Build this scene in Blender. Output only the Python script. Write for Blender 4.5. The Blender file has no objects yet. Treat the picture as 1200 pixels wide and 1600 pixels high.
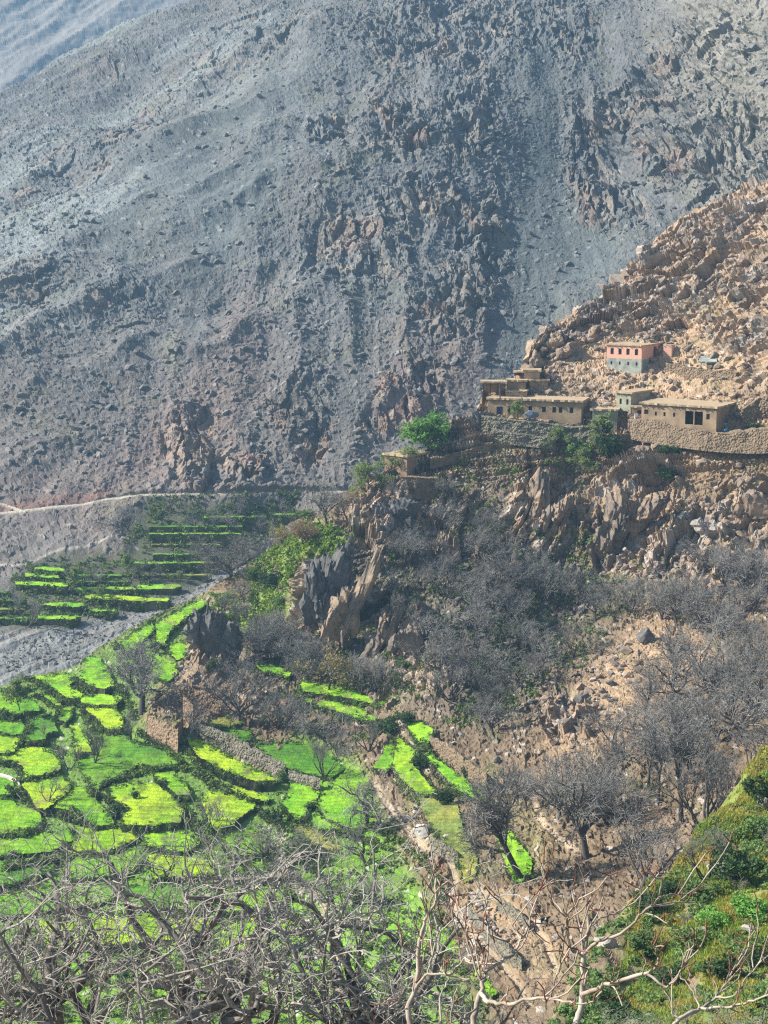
import bpy, math, random, colorsys
import numpy as np
from mathutils import Vector, Matrix
random.seed(7)
RNG = np.random.default_rng(11)
SC = bpy.context.scene
COL = SC.collection

# ------------------------------------------------------------------ camera
F = 2599.0                      # focal length in pixels of the 1200 x 1600 photograph
PITCH = math.radians(9.82)
CZ = 100.0                      # the camera stands 100 m above the datum; the valley floor lies near z = 12
cam_d = bpy.data.cameras.new('camera'); cam = bpy.data.objects.new('camera', cam_d); COL.objects.link(cam)
cam.location = (0, 0, CZ); cam.rotation_euler = (math.pi/2 - PITCH, 0, 0)
cam_d.sensor_fit = 'HORIZONTAL'; cam_d.sensor_width = 36; cam_d.lens = 36*F/1200
cam_d.clip_start = 0.5; cam_d.clip_end = 6000
SC.camera = cam

# ------------------------------------------------------------------ sky and sun
SUN_AZ, SUN_EL = math.radians(-85), math.radians(36)      # azimuth from +Y (into the picture), negative = to the left
sd = Vector((math.sin(SUN_AZ)*math.cos(SUN_EL), math.cos(SUN_AZ)*math.cos(SUN_EL), math.sin(SUN_EL)))
world = bpy.data.worlds.new('World'); SC.world = world; world.use_nodes = True
wn = world.node_tree; bg = wn.nodes['Background']
sky = wn.nodes.new('ShaderNodeTexSky'); sky.sky_type = 'NISHITA'; sky.sun_disc = False
sky.sun_elevation = SUN_EL; sky.sun_rotation = SUN_AZ; sky.air_density = 1.0; sky.dust_density = 1.0
wn.links.new(sky.outputs[0], bg.inputs[0]); bg.inputs[1].default_value = 0.06
sl = bpy.data.lights.new('sun', 'SUN'); sun = bpy.data.objects.new('sun', sl); COL.objects.link(sun)
sl.energy = 5.0; sl.angle = math.radians(0.55); sl.color = (1.0, 0.94, 0.84)
sun.rotation_euler = (-sd).to_track_quat('-Z', 'Y').to_euler(); sun.location = (-100, 100, 300)
SC.view_settings.view_transform = 'Standard'; SC.view_settings.look = 'None'
SC.view_settings.gamma = 1; SC.view_settings.exposure = 1.18
SC.cycles.max_bounces = 4; SC.cycles.diffuse_bounces = 2; SC.cycles.volume_bounces = 0
SC.cycles.use_denoising = False; SC.cycles.filter_width = 1.25
try: SC.cycles.denoiser = 'OPENIMAGEDENOISE'; SC.cycles.denoising_prefilter = 'ACCURATE'
except Exception: pass

# ------------------------------------------------------------------ maths helpers
SP, CP = math.sin(PITCH), math.cos(PITCH)
def ray(u, v, Y):
    u = np.asarray(u, float); v = np.asarray(v, float); Y = np.asarray(Y, float)
    dx = (u-600)/F; dy = (800-v)/F
    diry = CP + dy*SP; dirz = -SP + dy*CP
    t = Y/diry
    return np.stack([t*dx, Y+0*u, CZ + t*dirz], -1)
def project(P):
    x, y, z = P[..., 0], P[..., 1], P[..., 2]-CZ
    fwd = y*CP - z*SP; up = y*SP + z*CP
    return 600 + F*x/fwd, 800 - F*up/fwd

def hsh(ix, iy, seed):
    h = (ix.astype(np.int64)*374761393 + iy.astype(np.int64)*668265263 + seed*2147483647) & 0xffffffff
    h = ((h ^ (h >> 13))*1274126177) & 0xffffffff
    h = ((h ^ (h >> 16))*2246822519) & 0xffffffff
    return ((h ^ (h >> 15)) & 0xffffff)/float(0xffffff)
def vnoise(x, y, seed=0):
    ix = np.floor(x); iy = np.floor(y); fx = x-ix; fy = y-iy
    fx = fx*fx*(3-2*fx); fy = fy*fy*(3-2*fy)
    a = hsh(ix, iy, seed); b = hsh(ix+1, iy, seed); c = hsh(ix, iy+1, seed); d = hsh(ix+1, iy+1, seed)
    return (a*(1-fx)+b*fx)*(1-fy) + (c*(1-fx)+d*fx)*fy
def fbm(x, y, seed=0, n=4, g=0.5):
    s = 0; a = 1; t = 0
    for i in range(n):
        s = s + a*vnoise(x, y, seed+i*17); t += a; a *= g; x = x*2.03+13.1; y = y*2.03+7.7
    return s/t - 0.5                                   # about -0.5 .. 0.5
def ridged(x, y, seed=0, n=4):
    s = 0; a = 1; t = 0
    for i in range(n):
        s = s + a*(1-np.abs(2*vnoise(x, y, seed+i*31)-1)); t += a; a *= 0.5; x = x*2.1+3.1; y = y*2.1+9.7
    return s/t                                         # 0 .. 1, sharp crests
def facets(x, y, seed=0, tilt=1.0):
    """broken rock: every Voronoi cell is a flat face of its own height and tilt. returns height, edge distance, cell random"""
    ix = np.floor(x); iy = np.floor(y)
    best = np.full(x.shape, 9.); sec = np.full(x.shape, 9.); h = np.zeros(x.shape); rnd = np.zeros(x.shape)
    for dx in (-1, 0, 1):
        for dy in (-1, 0, 1):
            cx = ix+dx; cy = iy+dy
            px = cx + hsh(cx, cy, seed); py = cy + hsh(cx, cy, seed+5)
            ox = x-px; oy = y-py; d = ox*ox+oy*oy
            r = hsh(cx, cy, seed+9); gx = hsh(cx, cy, seed+12)-.5; gy = hsh(cx, cy, seed+15)-.5
            m = d < best
            sec = np.where(m, best, np.minimum(sec, d))
            best = np.where(m, d, best)
            h = np.where(m, r + tilt*2*(gx*ox+gy*oy), h); rnd = np.where(m, hsh(cx, cy, seed+21), rnd)
    return h-.5, np.sqrt(sec)-np.sqrt(best), rnd

class RBF:
    def __init__(s, pts, c=55.):
        p = np.array(pts, float); s.p = p[:, :2]; s.c = c
        n = len(p); A = np.zeros((n+3, n+3)); s.m = p[:, 2].mean()
        d = np.sqrt(((s.p[:, None]-s.p[None])**2).sum(-1) + c*c)
        A[:n, :n] = d + np.eye(n)*4.0*-1; A[:n, n] = 1; A[:n, n+1:] = s.p/1000; A[n:, :n] = A[:n, n:].T
        b = np.zeros(n+3); b[:n] = p[:, 2]
        s.w = np.linalg.solve(A, b)
        s.gu = np.arange(-520, 1740, 12.); s.gv = np.arange(-1000, 3000, 12.)
        U, V = np.meshgrid(s.gu, s.gv)
        out = s.w[-3] + s.w[-2]*U/1000 + s.w[-1]*V/1000
        for k in range(n): out = out + s.w[k]*np.sqrt((U-s.p[k, 0])**2 + (V-s.p[k, 1])**2 + c*c)
        s.G = out
    def __call__(s, u, v): return bil(s.G, s.gu[0], s.gv[0], 12., u, v)
def bil(G, u0, v0, st, u, v):
    x = np.clip((np.asarray(u, float)-u0)/st, 0, G.shape[1]-1.001); y = np.clip((np.asarray(v, float)-v0)/st, 0, G.shape[0]-1.001)
    ix = x.astype(int); iy = y.astype(int); fx = x-ix; fy = y-iy
    return (G[iy, ix]*(1-fx)+G[iy, ix+1]*fx)*(1-fy) + (G[iy+1, ix]*(1-fx)+G[iy+1, ix+1]*fx)*fy
def inpoly(u, v, poly):
    u = np.asarray(u, float); v = np.asarray(v, float); r = np.zeros(u.shape, bool); n = len(poly)
    for i in range(n):
        x0, y0 = poly[i]; x1, y1 = poly[(i+1) % n]
        if y0 == y1: continue
        c = ((y0 > v) != (y1 > v)) & (u < (x1-x0)*(v-y0)/(y1-y0)+x0); r ^= c
    return r
MU = np.arange(-520, 1740, 4.); MV = np.arange(-1000, 3000, 4.)
MUU, MVV = np.meshgrid(MU, MV)
def blur(a, n):
    for ax in (0, 1):
        for _ in range(2):
            c = np.cumsum(np.pad(a, [(n+1, n) if k == ax else (0, 0) for k in (0, 1)], mode='edge'), axis=ax)
            a = (np.take(c, range(2*n+1, c.shape[ax]), ax) - np.take(c, range(0, c.shape[ax]-2*n-1), ax))/(2*n+1)
    return a
class Mask:
    """a soft zone of the ground (rock, scree, grass ...)"""
    def __init__(s, polys=(), soft=2, blobs=()):
        a = np.zeros(MUU.shape)
        for p in polys:
            w = p[0] if isinstance(p[0], (int, float)) else 1.0
            q = p[1:] if isinstance(p[0], (int, float)) else p
            a = np.maximum(a, w*inpoly(MUU, MVV, q))
        s.a = blur(a, soft) if len(polys) else a
        for (cu, cv, ru, rv, ang, w) in blobs:
            ca, sa = math.cos(math.radians(ang)), math.sin(math.radians(ang))
            x = ((MUU-cu)*ca + (MVV-cv)*sa)/ru; y = (-(MUU-cu)*sa + (MVV-cv)*ca)/rv
            s.a = np.maximum(s.a, w*np.clip(1.35-(x*x+y*y), 0, 1)**.8)
    def __call__(s, u, v): return bil(s.a, MU[0], MV[0], 4., u, v)
def lineband(line, w, u, v):
    """1 near a polyline, falling to 0 at distance w"""
    d = np.full(np.shape(u), 1e9)
    for (a, b) in zip(line[:-1], line[1:]):
        ax, ay = a; bx, by = b; L = (bx-ax)**2+(by-ay)**2
        t = np.clip(((u-ax)*(bx-ax)+(v-ay)*(by-ay))/L, 0, 1)
        d = np.minimum(d, np.hypot(u-ax-t*(bx-ax), v-ay-t*(by-ay)))
    return np.clip(1-d/w, 0, 1)
def sstep(a, b, x):
    t = np.clip((x-a)/(b-a), 0, 1); return t*t*(3-2*t)
def mixc(c0, c1, m): return c0*(1-m[..., None]) + np.asarray(c1)*m[..., None]

# ------------------------------------------------------------------ blender helpers
def tag(o, label=None, cat=None, group=None, kind=None):
    if label: o['label'] = label
    if cat: o['category'] = cat
    if group: o['group'] = group
    if kind: o['kind'] = kind
    return o
def mesh_np(name, V, Q, mat, parent=None, col=None, smooth=False, T=None):
    me = bpy.data.meshes.new(name); V = np.asarray(V, np.float32).reshape(-1, 3)
    Q = np.asarray(Q, np.int32).reshape(-1, 4) if Q is not None and len(Q) else np.zeros((0, 4), np.int32)
    T = np.asarray(T, np.int32).reshape(-1, 3) if T is not None and len(T) else np.zeros((0, 3), np.int32)
    me.vertices.add(len(V)); me.vertices.foreach_set('co', V.ravel())
    nl = Q.size+T.size; me.loops.add(nl); me.loops.foreach_set('vertex_index', np.concatenate([Q.ravel(), T.ravel()]))
    st = np.concatenate([np.arange(0, Q.size, 4), Q.size+np.arange(0, T.size, 3)]).astype(np.int32)
    me.polygons.add(len(st)); me.polygons.foreach_set('loop_start', st)
    if col is not None:
        at = me.color_attributes.new('ground_colour', 'FLOAT_COLOR', 'POINT')
        c = np.ones((len(V), 4), np.float32); c[:, :3] = np.asarray(col).reshape(-1, 3); at.data.foreach_set('color', c.ravel())
    me.update(calc_edges=True); me.validate()
    me.polygons.foreach_set('use_smooth', np.full(len(st), smooth))
    if mat: me.materials.append(mat)
    o = bpy.data.objects.new(name, me); COL.objects.link(o)
    if parent: o.parent = parent
    return o
def empty(name, loc, rz=0.0, sc=1.0):
    o = bpy.data.objects.new(name, None); o.location = loc; o.rotation_euler = (0, 0, rz); o.scale = (sc,)*3 if isinstance(sc, (int, float)) else sc
    COL.objects.link(o); return o
def copy_tree(o, parent=None):
    c = o.copy(); COL.objects.link(c)
    if parent: c.parent = parent
    for ch in list(o.children): copy_tree(ch, c)
    return c

def material(name, base=(.5, .5, .5), rough=.9, attr=False, noise=0.0, nscale=1.0, bump=0.0, bscale=2.0, bdist=.1, vor=False, base2=None, spec=.2, mscale=.3, mlo=.4, mhi=.6, obj_var=0.0, sss=None):
    m = bpy.data.materials.new(name); m.use_nodes = True; nt = m.node_tree; N = nt.nodes; L = nt.links
    b = N['Principled BSDF']; b.inputs['Roughness'].default_value = rough; b.inputs['Specular IOR Level'].default_value = spec
    geo = N.new('ShaderNodeNewGeometry')
    if attr:
        a = N.new('ShaderNodeAttribute'); a.attribute_name = 'ground_colour'; c = a.outputs['Color']
    else:
        r = N.new('ShaderNodeRGB'); r.outputs[0].default_value = (*base, 1); c = r.outputs[0]
    if base2 is not None:
        n = N.new('ShaderNodeTexNoise'); n.inputs['Scale'].default_value = mscale; n.inputs['Detail'].default_value = 4
        L.new(geo.outputs['Position'], n.inputs['Vector'])
        mr = N.new('ShaderNodeMapRange'); mr.inputs['From Min'].default_value = mlo; mr.inputs['From Max'].default_value = mhi
        L.new(n.outputs['Fac'], mr.inputs['Value'])
        mx = N.new('ShaderNodeMix'); mx.data_type = 'RGBA'; L.new(mr.outputs[0], mx.inputs['Factor']); L.new(c, mx.inputs['A'])
        mx.inputs['B'].default_value = (*base2, 1); c = mx.outputs['Result']
    if noise:
        n = N.new('ShaderNodeTexNoise'); n.inputs['Scale'].default_value = nscale; n.inputs['Detail'].default_value = 5; n.inputs['Roughness'].default_value = .65
        L.new(geo.outputs['Position'], n.inputs['Vector'])
        mr = N.new('ShaderNodeMapRange'); mr.inputs['From Min'].default_value = .25; mr.inputs['From Max'].default_value = .75
        mr.inputs['To Min'].default_value = 1-noise; mr.inputs['To Max'].default_value = 1+noise; L.new(n.outputs['Fac'], mr.inputs['Value'])
        mx = N.new('ShaderNodeVectorMath'); mx.operation = 'SCALE'; L.new(c, mx.inputs[0]); L.new(mr.outputs[0], mx.inputs['Scale']); c = mx.outputs[0]
    if obj_var:
        oi = N.new('ShaderNodeObjectInfo'); mr = N.new('ShaderNodeMapRange'); mr.inputs['To Min'].default_value = 1-obj_var; mr.inputs['To Max'].default_value = 1+obj_var
        L.new(oi.outputs['Random'], mr.inputs['Value'])
        mx = N.new('ShaderNodeVectorMath'); mx.operation = 'SCALE'; L.new(c, mx.inputs[0]); L.new(mr.outputs[0], mx.inputs['Scale']); c = mx.outputs[0]
    L.new(c, b.inputs['Base Color'])
    if bump:
        if vor:
            n = N.new('ShaderNodeTexVoronoi'); n.feature = 'F1'; n.inputs['Scale'].default_value = bscale; h = n.outputs['Distance']
        else:
            n = N.new('ShaderNodeTexNoise'); n.inputs['Scale'].default_value = bscale; n.inputs['Detail'].default_value = 6; n.inputs['Roughness'].default_value = .7; h = n.outputs['Fac']
        L.new(geo.outputs['Position'], n.inputs['Vector'])
        bp = N.new('ShaderNodeBump'); bp.inputs['Strength'].default_value = bump; bp.inputs['Distance'].default_value = bdist
        if vor: bp.invert = True
        L.new(h, bp.inputs['Height']); L.new(bp.outputs[0], b.inputs['Normal'])
    if sss:                                             # thin leaves let light through
        tr = N.new('ShaderNodeBsdfTranslucent'); ms = N.new('ShaderNodeMixShader'); ms.inputs[0].default_value = sss
        L.new(c, tr.inputs[0]); L.new(b.outputs[0], ms.inputs[1]); L.new(tr.outputs[0], ms.inputs[2])
        L.new(ms.outputs[0], N['Material Output'].inputs[0])
    return m

M = {}
M['ground_far'] = material('mountain_rock', attr=True, noise=.28, nscale=1.6, bump=.9, bscale=1.3, bdist=.35)
M['ground_near'] = material('hillside_ground', attr=True, noise=.32, nscale=3.0, bump=.9, bscale=3.5, bdist=.14)

# ------------------------------------------------------------------ terrain: three sheets of ground
# control points: (pixel u, pixel v, distance in metres); each gives the smooth lie of the land
A_PTS = [(-300,1000,345),(0,1000,338),(0,1100,306),(150,1030,332),(150,970,354),(330,905,392),(330,960,360),(450,860,425),(450,900,400),
 (-300,900,392),(0,970,352),(0,890,388),(150,870,402),(300,800,436),(0,850,408),(0,805,430),(-300,830,425),(200,783,440),(400,780,448),(550,770,450),(700,780,450),(1000,800,455),(1400,800,460),
 (0,600,500),(300,600,492),(550,600,487),(750,600,485),(1000,600,490),(1400,600,470),(-300,600,520),
 (0,400,575),(300,400,552),(550,400,540),(700,400,532),(850,400,537),(1000,400,524),(1200,400,503),(1500,400,490),(-300,400,610),
 (0,200,690),(300,200,640),(550,200,603),(700,200,590),(850,200,599),(930,250,590),(1000,200,584),(1200,200,548),(1500,200,530),(-300,200,720),
 (0,0,820),(300,0,742),(550,0,690),(800,0,680),(1000,0,665),(1200,0,580),(1500,0,540),(-300,0,880),
 (0,-300,1000),(600,-300,870),(1200,-300,740),(1500,-300,700),(600,-800,1100),(1500,1000,400),(800,1000,400),(400,1100,320),(800,1200,310),(1300,1200,310)]
B_PTS = [(-300,1060,290),(0,1060,290),(120,1045,293),(0,1200,252),(-300,1200,252),(0,1300,229),(300,1300,228),(300,1200,248),(0,1400,209),(300,1400,208),(0,1500,191),(300,1500,190),(0,1600,175),(300,1600,174),(-300,1600,175),(300,1750,155),(-300,1750,155),
 (200,1000,305),(250,960,322),(320,940,336),(280,1020,296),(270,1080,276),(300,1130,262),(370,930,325),(400,1000,300),(450,1060,286),(450,1120,268),(540,1080,279),
 (500,1010,288),(430,900,318),(500,990,291),(500,870,298),(450,840,312),(540,800,316),(470,800,326),(560,830,308),(560,950,294),
 (600,740,324),(640,735,324),(600,850,305),(650,950,292),(650,1050,272),(700,850,308),(700,760,321),(670,690,333),(750,650,336),(840,650,334),(920,655,332),
 (760,700,328),(850,600,345),(830,570,349),(800,640,338),(850,520,357),(900,485,366),(950,450,370),(1000,400,376),(1050,350,380),(1100,325,380),(1200,285,378),(1400,200,380),
 (980,580,346),(1050,570,345),(980,640,333),(1100,660,321),(1180,660,318),(1400,660,300),(1100,560,343),(1100,450,358),(1200,500,337),(1400,450,318),
 (900,720,325),(900,800,313),(900,900,302),(800,800,313),(800,1000,281),(900,1000,282),(800,1100,258),(1000,1000,272),(1100,900,288),(1100,750,310),(1000,750,316),(1000,880,296),(1200,800,300),(1200,1000,262),(1400,1000,245),
 (1000,1200,222),(1200,1200,205),(1400,1200,190),(900,1200,226),(1000,1400,182),(800,1400,190),(700,1500,173),(600,1400,199),(600,1300,220),(600,1200,244),(650,1150,251),(750,1250,224),(900,1600,152),(600,1600,167),(1200,1400,160),(1200,1600,130),(1400,1600,120),(700,1750,148),(1200,1750,112),(1400,1400,150)]
D_PTS = [(-400,1720,76),(0,1720,76),(300,1720,76),(600,1700,78),(800,1660,86),(900,1520,104),(980,1440,116),(1080,1320,130),(1150,1250,138),(1200,1180,147),(1350,1080,160),(1600,1000,165),
 (1000,1500,110),(1100,1500,106),(1200,1400,116),(1400,1400,115),(1100,1600,92),(1200,1600,90),(900,1600,92),(1400,1600,86),(-400,1900,56),(300,1900,56),(900,1900,58),(1400,1900,56),(300,2300,24),(900,2300,24),(-400,2300,25),(1500,2300,25),(300,2800,8),(1000,2800,8),(-400,2800,9),(1600,2800,9)]
A_SKY = [(-520,300),(-200,240),(0,150),(60,122),(100,98),(160,66),(200,46),(260,22),(300,2),(340,-22),(440,-80),(700,-200),(1300,-420),(1740,-500)]
B_SKY = [(-520,1090),(-100,1085),(0,1072),(60,1056),(120,1042),(150,1016),(200,985),(260,952),(320,927),(360,902),(390,882),(430,858),(455,838),(475,812),(520,790),(545,772),(575,745),(600,738),(640,728),(665,705),(690,683),(720,655),(745,645),(760,615),(800,598),(822,575),(830,545),(850,520),(880,500),(900,487),(935,466),(955,450),(985,415),(1000,402),(1030,368),(1055,348),(1085,330),(1130,312),(1200,283),(1300,235),(1500,150),(1740,60)]
D_SKY = [(-520,1725),(300,1722),(600,1700),(780,1668),(850,1620),(880,1572),(905,1522),(940,1480),(980,1440),(1000,1402),(1040,1365),(1080,1322),(1110,1290),(1150,1250),(1180,1205),(1200,1182),(1300,1100),(1500,1000),(1740,900)]
DA, DB, DD = RBF(A_PTS), RBF(B_PTS, 40.), RBF(D_PTS)

def sheet_grid(Dfun, sky, v_end, ufine, uouter, nrow, extra_rows, u_lo, u_hi, back_slope=.6, pw=1.0, fade=25):
    us = np.concatenate([np.arange(u_lo, ufine[0], uouter), np.arange(ufine[0], ufine[1], ufine[2]), np.arange(ufine[1], u_hi, uouter)])
    sk = np.interp(us, [p[0] for p in sky], [p[1] for p in sky])
    t = np.linspace(0, 1, nrow)**pw
    V = sk[None, :] + (v_end-sk[None, :])*t[:, None]
    U = np.broadcast_to(us, V.shape)
    P = ray(U, V, Dfun(U, V))
    # back of the crest: falls away from the viewer behind the skyline
    top = P[0]; rows = []
    d = np.concatenate([np.geomspace(fade, .4, extra_rows)])
    for k in d: rows.append(top + np.stack([0*us, np.full(us.shape, k), np.full(us.shape, -back_slope*k)], -1))
    back = np.stack(rows)
    P = np.concatenate([back, P]); U = np.concatenate([np.broadcast_to(us, back.shape[:2]), U]); V = np.concatenate([np.broadcast_to(sk, back.shape[:2]), V])
    return U, V, P
def normals(P):
    du = np.gradient(P, axis=1); dv = np.gradient(P, axis=0)
    n = np.cross(du, dv); n /= np.linalg.norm(n, axis=-1, keepdims=True)+1e-9
    s = np.sign((n*(np.array([0, 0, CZ+50])-P)).sum(-1, keepdims=True)); return n*np.where(s == 0, 1, s)
def grid_quads(nr, nc):
    i = np.arange((nr-1)*nc).reshape(nr-1, nc)[:, :-1].ravel()
    return np.stack([i, i+nc, i+nc+1, i+1], -1)

# ---- sheet A: the mountain across the valley, the river bed and the far terraces
crags = Mask(blobs=[(520,215,40,22,-20,1),(625,215,60,50,0,.9),(735,180,40,90,10,.8),(660,320,70,45,0,.8),(760,380,45,80,0,.9),(560,400,110,60,0,.6),(700,470,70,60,0,.7),(480,640,60,60,0,.5),
   (490,690,28,50,20,1),(300,690,40,55,0,1),(330,740,60,35,0,.9),(640,620,60,45,-30,1),(590,660,40,25,-40,.9),(400,740,30,25,0,.8),(930,230,50,90,15,.9),(1010,150,45,100,30,.95),(950,330,60,40,0,.9),(1100,100,120,80,-40,.9),(1140,240,90,90,-30,1),(1060,250,60,60,-30,.8),
   (60,470,60,30,-20,.7),(200,500,60,40,-20,.6),(400,60,120,60,-30,.4),(150,250,150,50,-35,.4),(880,60,60,50,0,.6),(700,60,150,60,0,.5),(1150,330,100,50,-30,.8),(560,790,50,20,0,.5)])
scree = Mask([[.95,(830,90),(880,80),(870,200),(880,310),(905,360),(985,350),(960,430),(880,480),(830,560),(700,690),(560,770),(600,700),(690,620),(755,560),(800,450),(790,330),(815,200)],
   [.75,(300,300),(420,260),(500,200),(440,330),(330,440),(360,600),(420,700),(360,640),(290,520),(300,420)],
   [.7,(500,620),(560,560),(600,600),(560,690),(520,740),(510,690)],
   [.7,(240,260),(430,120),(480,150),(300,300),(180,430),(120,440)]], 5)
purple = Mask([[(150,780),(220,690),(330,560),(360,430),(420,480),(380,640),(300,740),(250,775)],[(0,760),(150,745),(150,785),(0,800)],[(620,560),(760,480),(760,620),(640,680),(590,640)]], 8)
terr_far = Mask([[(20,930),(40,885),(100,870),(200,870),(190,820),(240,790),(480,790),(450,830),(340,890),(290,930),(250,945),(100,975),(-60,985),(-60,940)]], 2)
river = Mask([[(-300,995),(0,985),(120,968),(240,940),(330,900),(420,870),(500,860),(500,960),(330,1000),(150,1100),(-300,1200)]], 2)
PATH_A = [(-60,822),(0,805),(60,799),(130,792),(170,784),(230,778),(300,777),(400,778),(480,775),(620,770)]
PATH_A2 = [(-20,786),(10,792),(40,803)]
TRACK_A = [(0,889),(45,882),(85,866),(125,862),(200,845),(215,858)]
U, V, P = sheet_grid(DA, A_SKY, 1120, (-60, 1260, 1.45), 9, 760, 14, -520, 1740, fade=160, back_slope=.9)
Nn = normals(P)
x, y, z = P[..., 0], P[..., 1], P[..., 2]
# coordinates along and across the fall line: straight down on the right, down to the left on the left shoulder
def rubble(th, o):
    fx = x*math.cos(th) - z*1.25*math.sin(th); fl = z*1.55*math.cos(th*.6) + y*.35 + x*math.sin(th)
    wx = fx + 6*fbm(x/18, fl/18, 3+o, 3); wl = fl + 6*fbm(x/18, fl/18, 33+o, 3)
    q = dict(fx=fx, fl=fl, wx=wx, wl=wl, ribs=ridged(wx/34, wl/110, 41+o, 3)-.5, ribs2=ridged(wx/12, wl/34, 43+o, 3)-.5, st=fbm(wx/7, wl/60, 66+o, 3))
    q['h1'], _, q['r1'] = facets(wx/7., wl/12., 51+o, 1.1); q['h2'], _, q['r2'] = facets(wx/2.9, wl/3.8, 52+o, 1.2); q['hs'], _, q['rs'] = facets(wx/2.2, wl/8, 54+o, 1.1)
    q['h3'], _, q['r3'] = facets(fx/1.35, fl/1.5, 53+o, 1.5); return q
qa = rubble(0., 0); qb = rubble(1.0, 200)
wgt = 1-sstep(300, 560, U+V*.35+120*fbm(x/60, z/60, 9, 2)); big = ridged(qb['wx']/75, qb['wl']/230, 47, 2)-.5; big2 = ridged(qb['wx']/27, qb['wl']/120, 48, 3)-.5
qm = {k: (qa[k]*(1-wgt)+qb[k]*wgt if k not in ('r1', 'r2', 'r3', 'rs') else np.where(wgt > .5, qb[k], qa[k])) for k in qa}
fx, fl, wx, wl, ribs, ribs2 = (qa['fx'], qa['fl'], qa['wx'], qa['wl'], qm['ribs'], qm['ribs2'])
h1, r1, h2, r2, hs, h3, r3, st = (qm[k] for k in ('h1', 'r1', 'h2', 'r2', 'hs', 'h3', 'r3', 'st'))
cr = np.clip(crags(U, V) + .35*fbm(wx/14, wl/25, 5, 4)*2, 0, 1); se = scree(U, V); cr = cr*(1-.8*se)
flat = np.clip(terr_far(U, V)+river(U, V), 0, 1)
slope = 1-flat
lo = sstep(.12, .5, fbm(wx/22, wl/40, 61, 3)+.25)
disp = slope*((15*big+8*big2)*(1-sstep(480, 820, U+V*.3))*(1-sstep(560, 740, V))*sstep(-10, 60, V-np.interp(U, [p[0] for p in A_SKY], [p[1] for p in A_SKY])) + 7.5*ribs*(1-.6*se) + 2.4*ribs2*(1-.75*se) + cr*(2.6*h1 + 1.6*hs + .9*h2) + (1-se)*(.36*h2*(.1+1.1*lo)) + (.30*h3)*(1-.65*se) + 1.2*se*st)
bl = hsh(np.floor(fx/1.35), np.floor(fl/1.5), 99)
disp += slope*sstep(.93, 1, r3)*.55*(1-.5*se)
disp += river(U, V)*(1.6*(fbm((x*.46+y*.89)/45, (x*.89-y*.46)/3.2, 71, 4)) + .22*h3)
pa = np.maximum(lineband(PATH_A, 5, U, V), lineband(PATH_A2, 4, U, V))
disp *= 1-.8*sstep(0, .6, pa)
P = P + Nn*disp[..., None]
P[..., 2] += .6*sstep(.2, .8, pa)
PA, UA, VA = P, U, V
shape = x.shape
n1 = fbm(wx/30, wl/50, 81, 5); n2 = fbm(fx/4, fl/4, 82, 4); nb = fbm(wx/9, wl/28, 84, 4)
c = np.broadcast_to(np.array([.20, .19, .185]), shape+(3,)).copy()
c = mixc(c, (.25, .215, .19), sstep(-.05, .3, nb)*.7)
c = mixc(c, (.165, .18, .175), se*.85)
c = mixc(c, (.30, .30, .285), sstep(-.02, .16, fbm(qb['wx']/16, qb['wl']/150, 86, 4))*wgt*(1-sstep(520, 700, V))*.9)
c = mixc(c, (.25, .185, .165), np.clip(purple(U, V), 0, 1)*.75)
c = mixc(c, (.33, .27, .22), sstep(.0, .7, cr)*sstep(.45, .8, r1*.6+r2*.4))
c = mixc(c, (.30, .18, .14), sstep(.80, .95, r1)*cr*.7)
c = mixc(c, (.38, .33, .27), sstep(960, 1120, U-V*.2)*(1-sstep(350, 420, V))*.8)
c = mixc(c, (.36, .34, .31), sstep(.965, .98, r3)*.6*slope)
c = mixc(c, (.14, .135, .13), sstep(.12, .0, r3)*.5)
c = mixc(c, (.19, .185, .13), sstep(.06, .28, fbm(x/9, fl/9, 88, 4))*(1-cr)*(1-se)*.45)
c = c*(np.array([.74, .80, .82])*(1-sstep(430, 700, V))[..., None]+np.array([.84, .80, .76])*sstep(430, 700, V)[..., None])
redcut = lineband([(a, b-9) for a, b in PATH_A[:5]], 12, U, V)
c = mixc(c, (.20, .11, .085), redcut*.8)
c = mixc(c, (.235, .235, .225), river(U, V)*.95)
c = mixc(c, (.17, .16, .14), river(U, V)*sstep(.05, .3, fbm((x*.46+y*.89)/30, (x*.89-y*.46)/3, 72, 4))*.8)
c = mixc(c, (.10, .105, .06), terr_far(U, V)*.9)
c = mixc(c, (.46, .40, .32), sstep(.35, .75, pa))
c = mixc(c, (.36, .33, .28), sstep(.3, .8, lineband(TRACK_A, 4, U, V))*.8)
c = c*(1+.35*n1[..., None]+.35*n2[..., None])*(1+.22*(r3-.5))[..., None]
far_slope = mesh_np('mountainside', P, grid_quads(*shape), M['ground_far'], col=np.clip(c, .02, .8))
tag(far_slope, kind='structure')

# ---- the blue ridge behind it
R_PTS = [(-500,0,1500),(200,0,1550),(-500,400,1150),(300,400,1180),(0,200,1320),(0,-500,2000),(600,-400,1900),(0,700,900),(700,700,900),(700,100,1500)]
DR = RBF(R_PTS)
U, V, P = sheet_grid(DR, [(-520,-260),(700,-520)], 500, (-60, 470, 2.6), 14, 200, 6, -520, 700, fade=200)
x, y, z = P[..., 0], P[..., 1], P[..., 2]; fx = x+z*-.9; fl = z*1.3+y*.3+x*.5
h1, e1, r1 = facets(fx/30, fl/60, 151, 1.3); h2, e2, r2 = facets(fx/9, fl/12, 152, 1.3)
P = P + normals(P)*(26*(ridged(fx/120, fl/400, 141, 4)-.5)+7*(ridged(fx/40, fl/70, 145, 4)-.5)+2*(fbm(fx/9, fl/9, 146, 4)))[..., None]
c = np.broadcast_to(np.array([.24, .22, .20]), x.shape+(3,))*(1+.5*fbm(fx/40, fl/60, 171, 4)[..., None])
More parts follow.
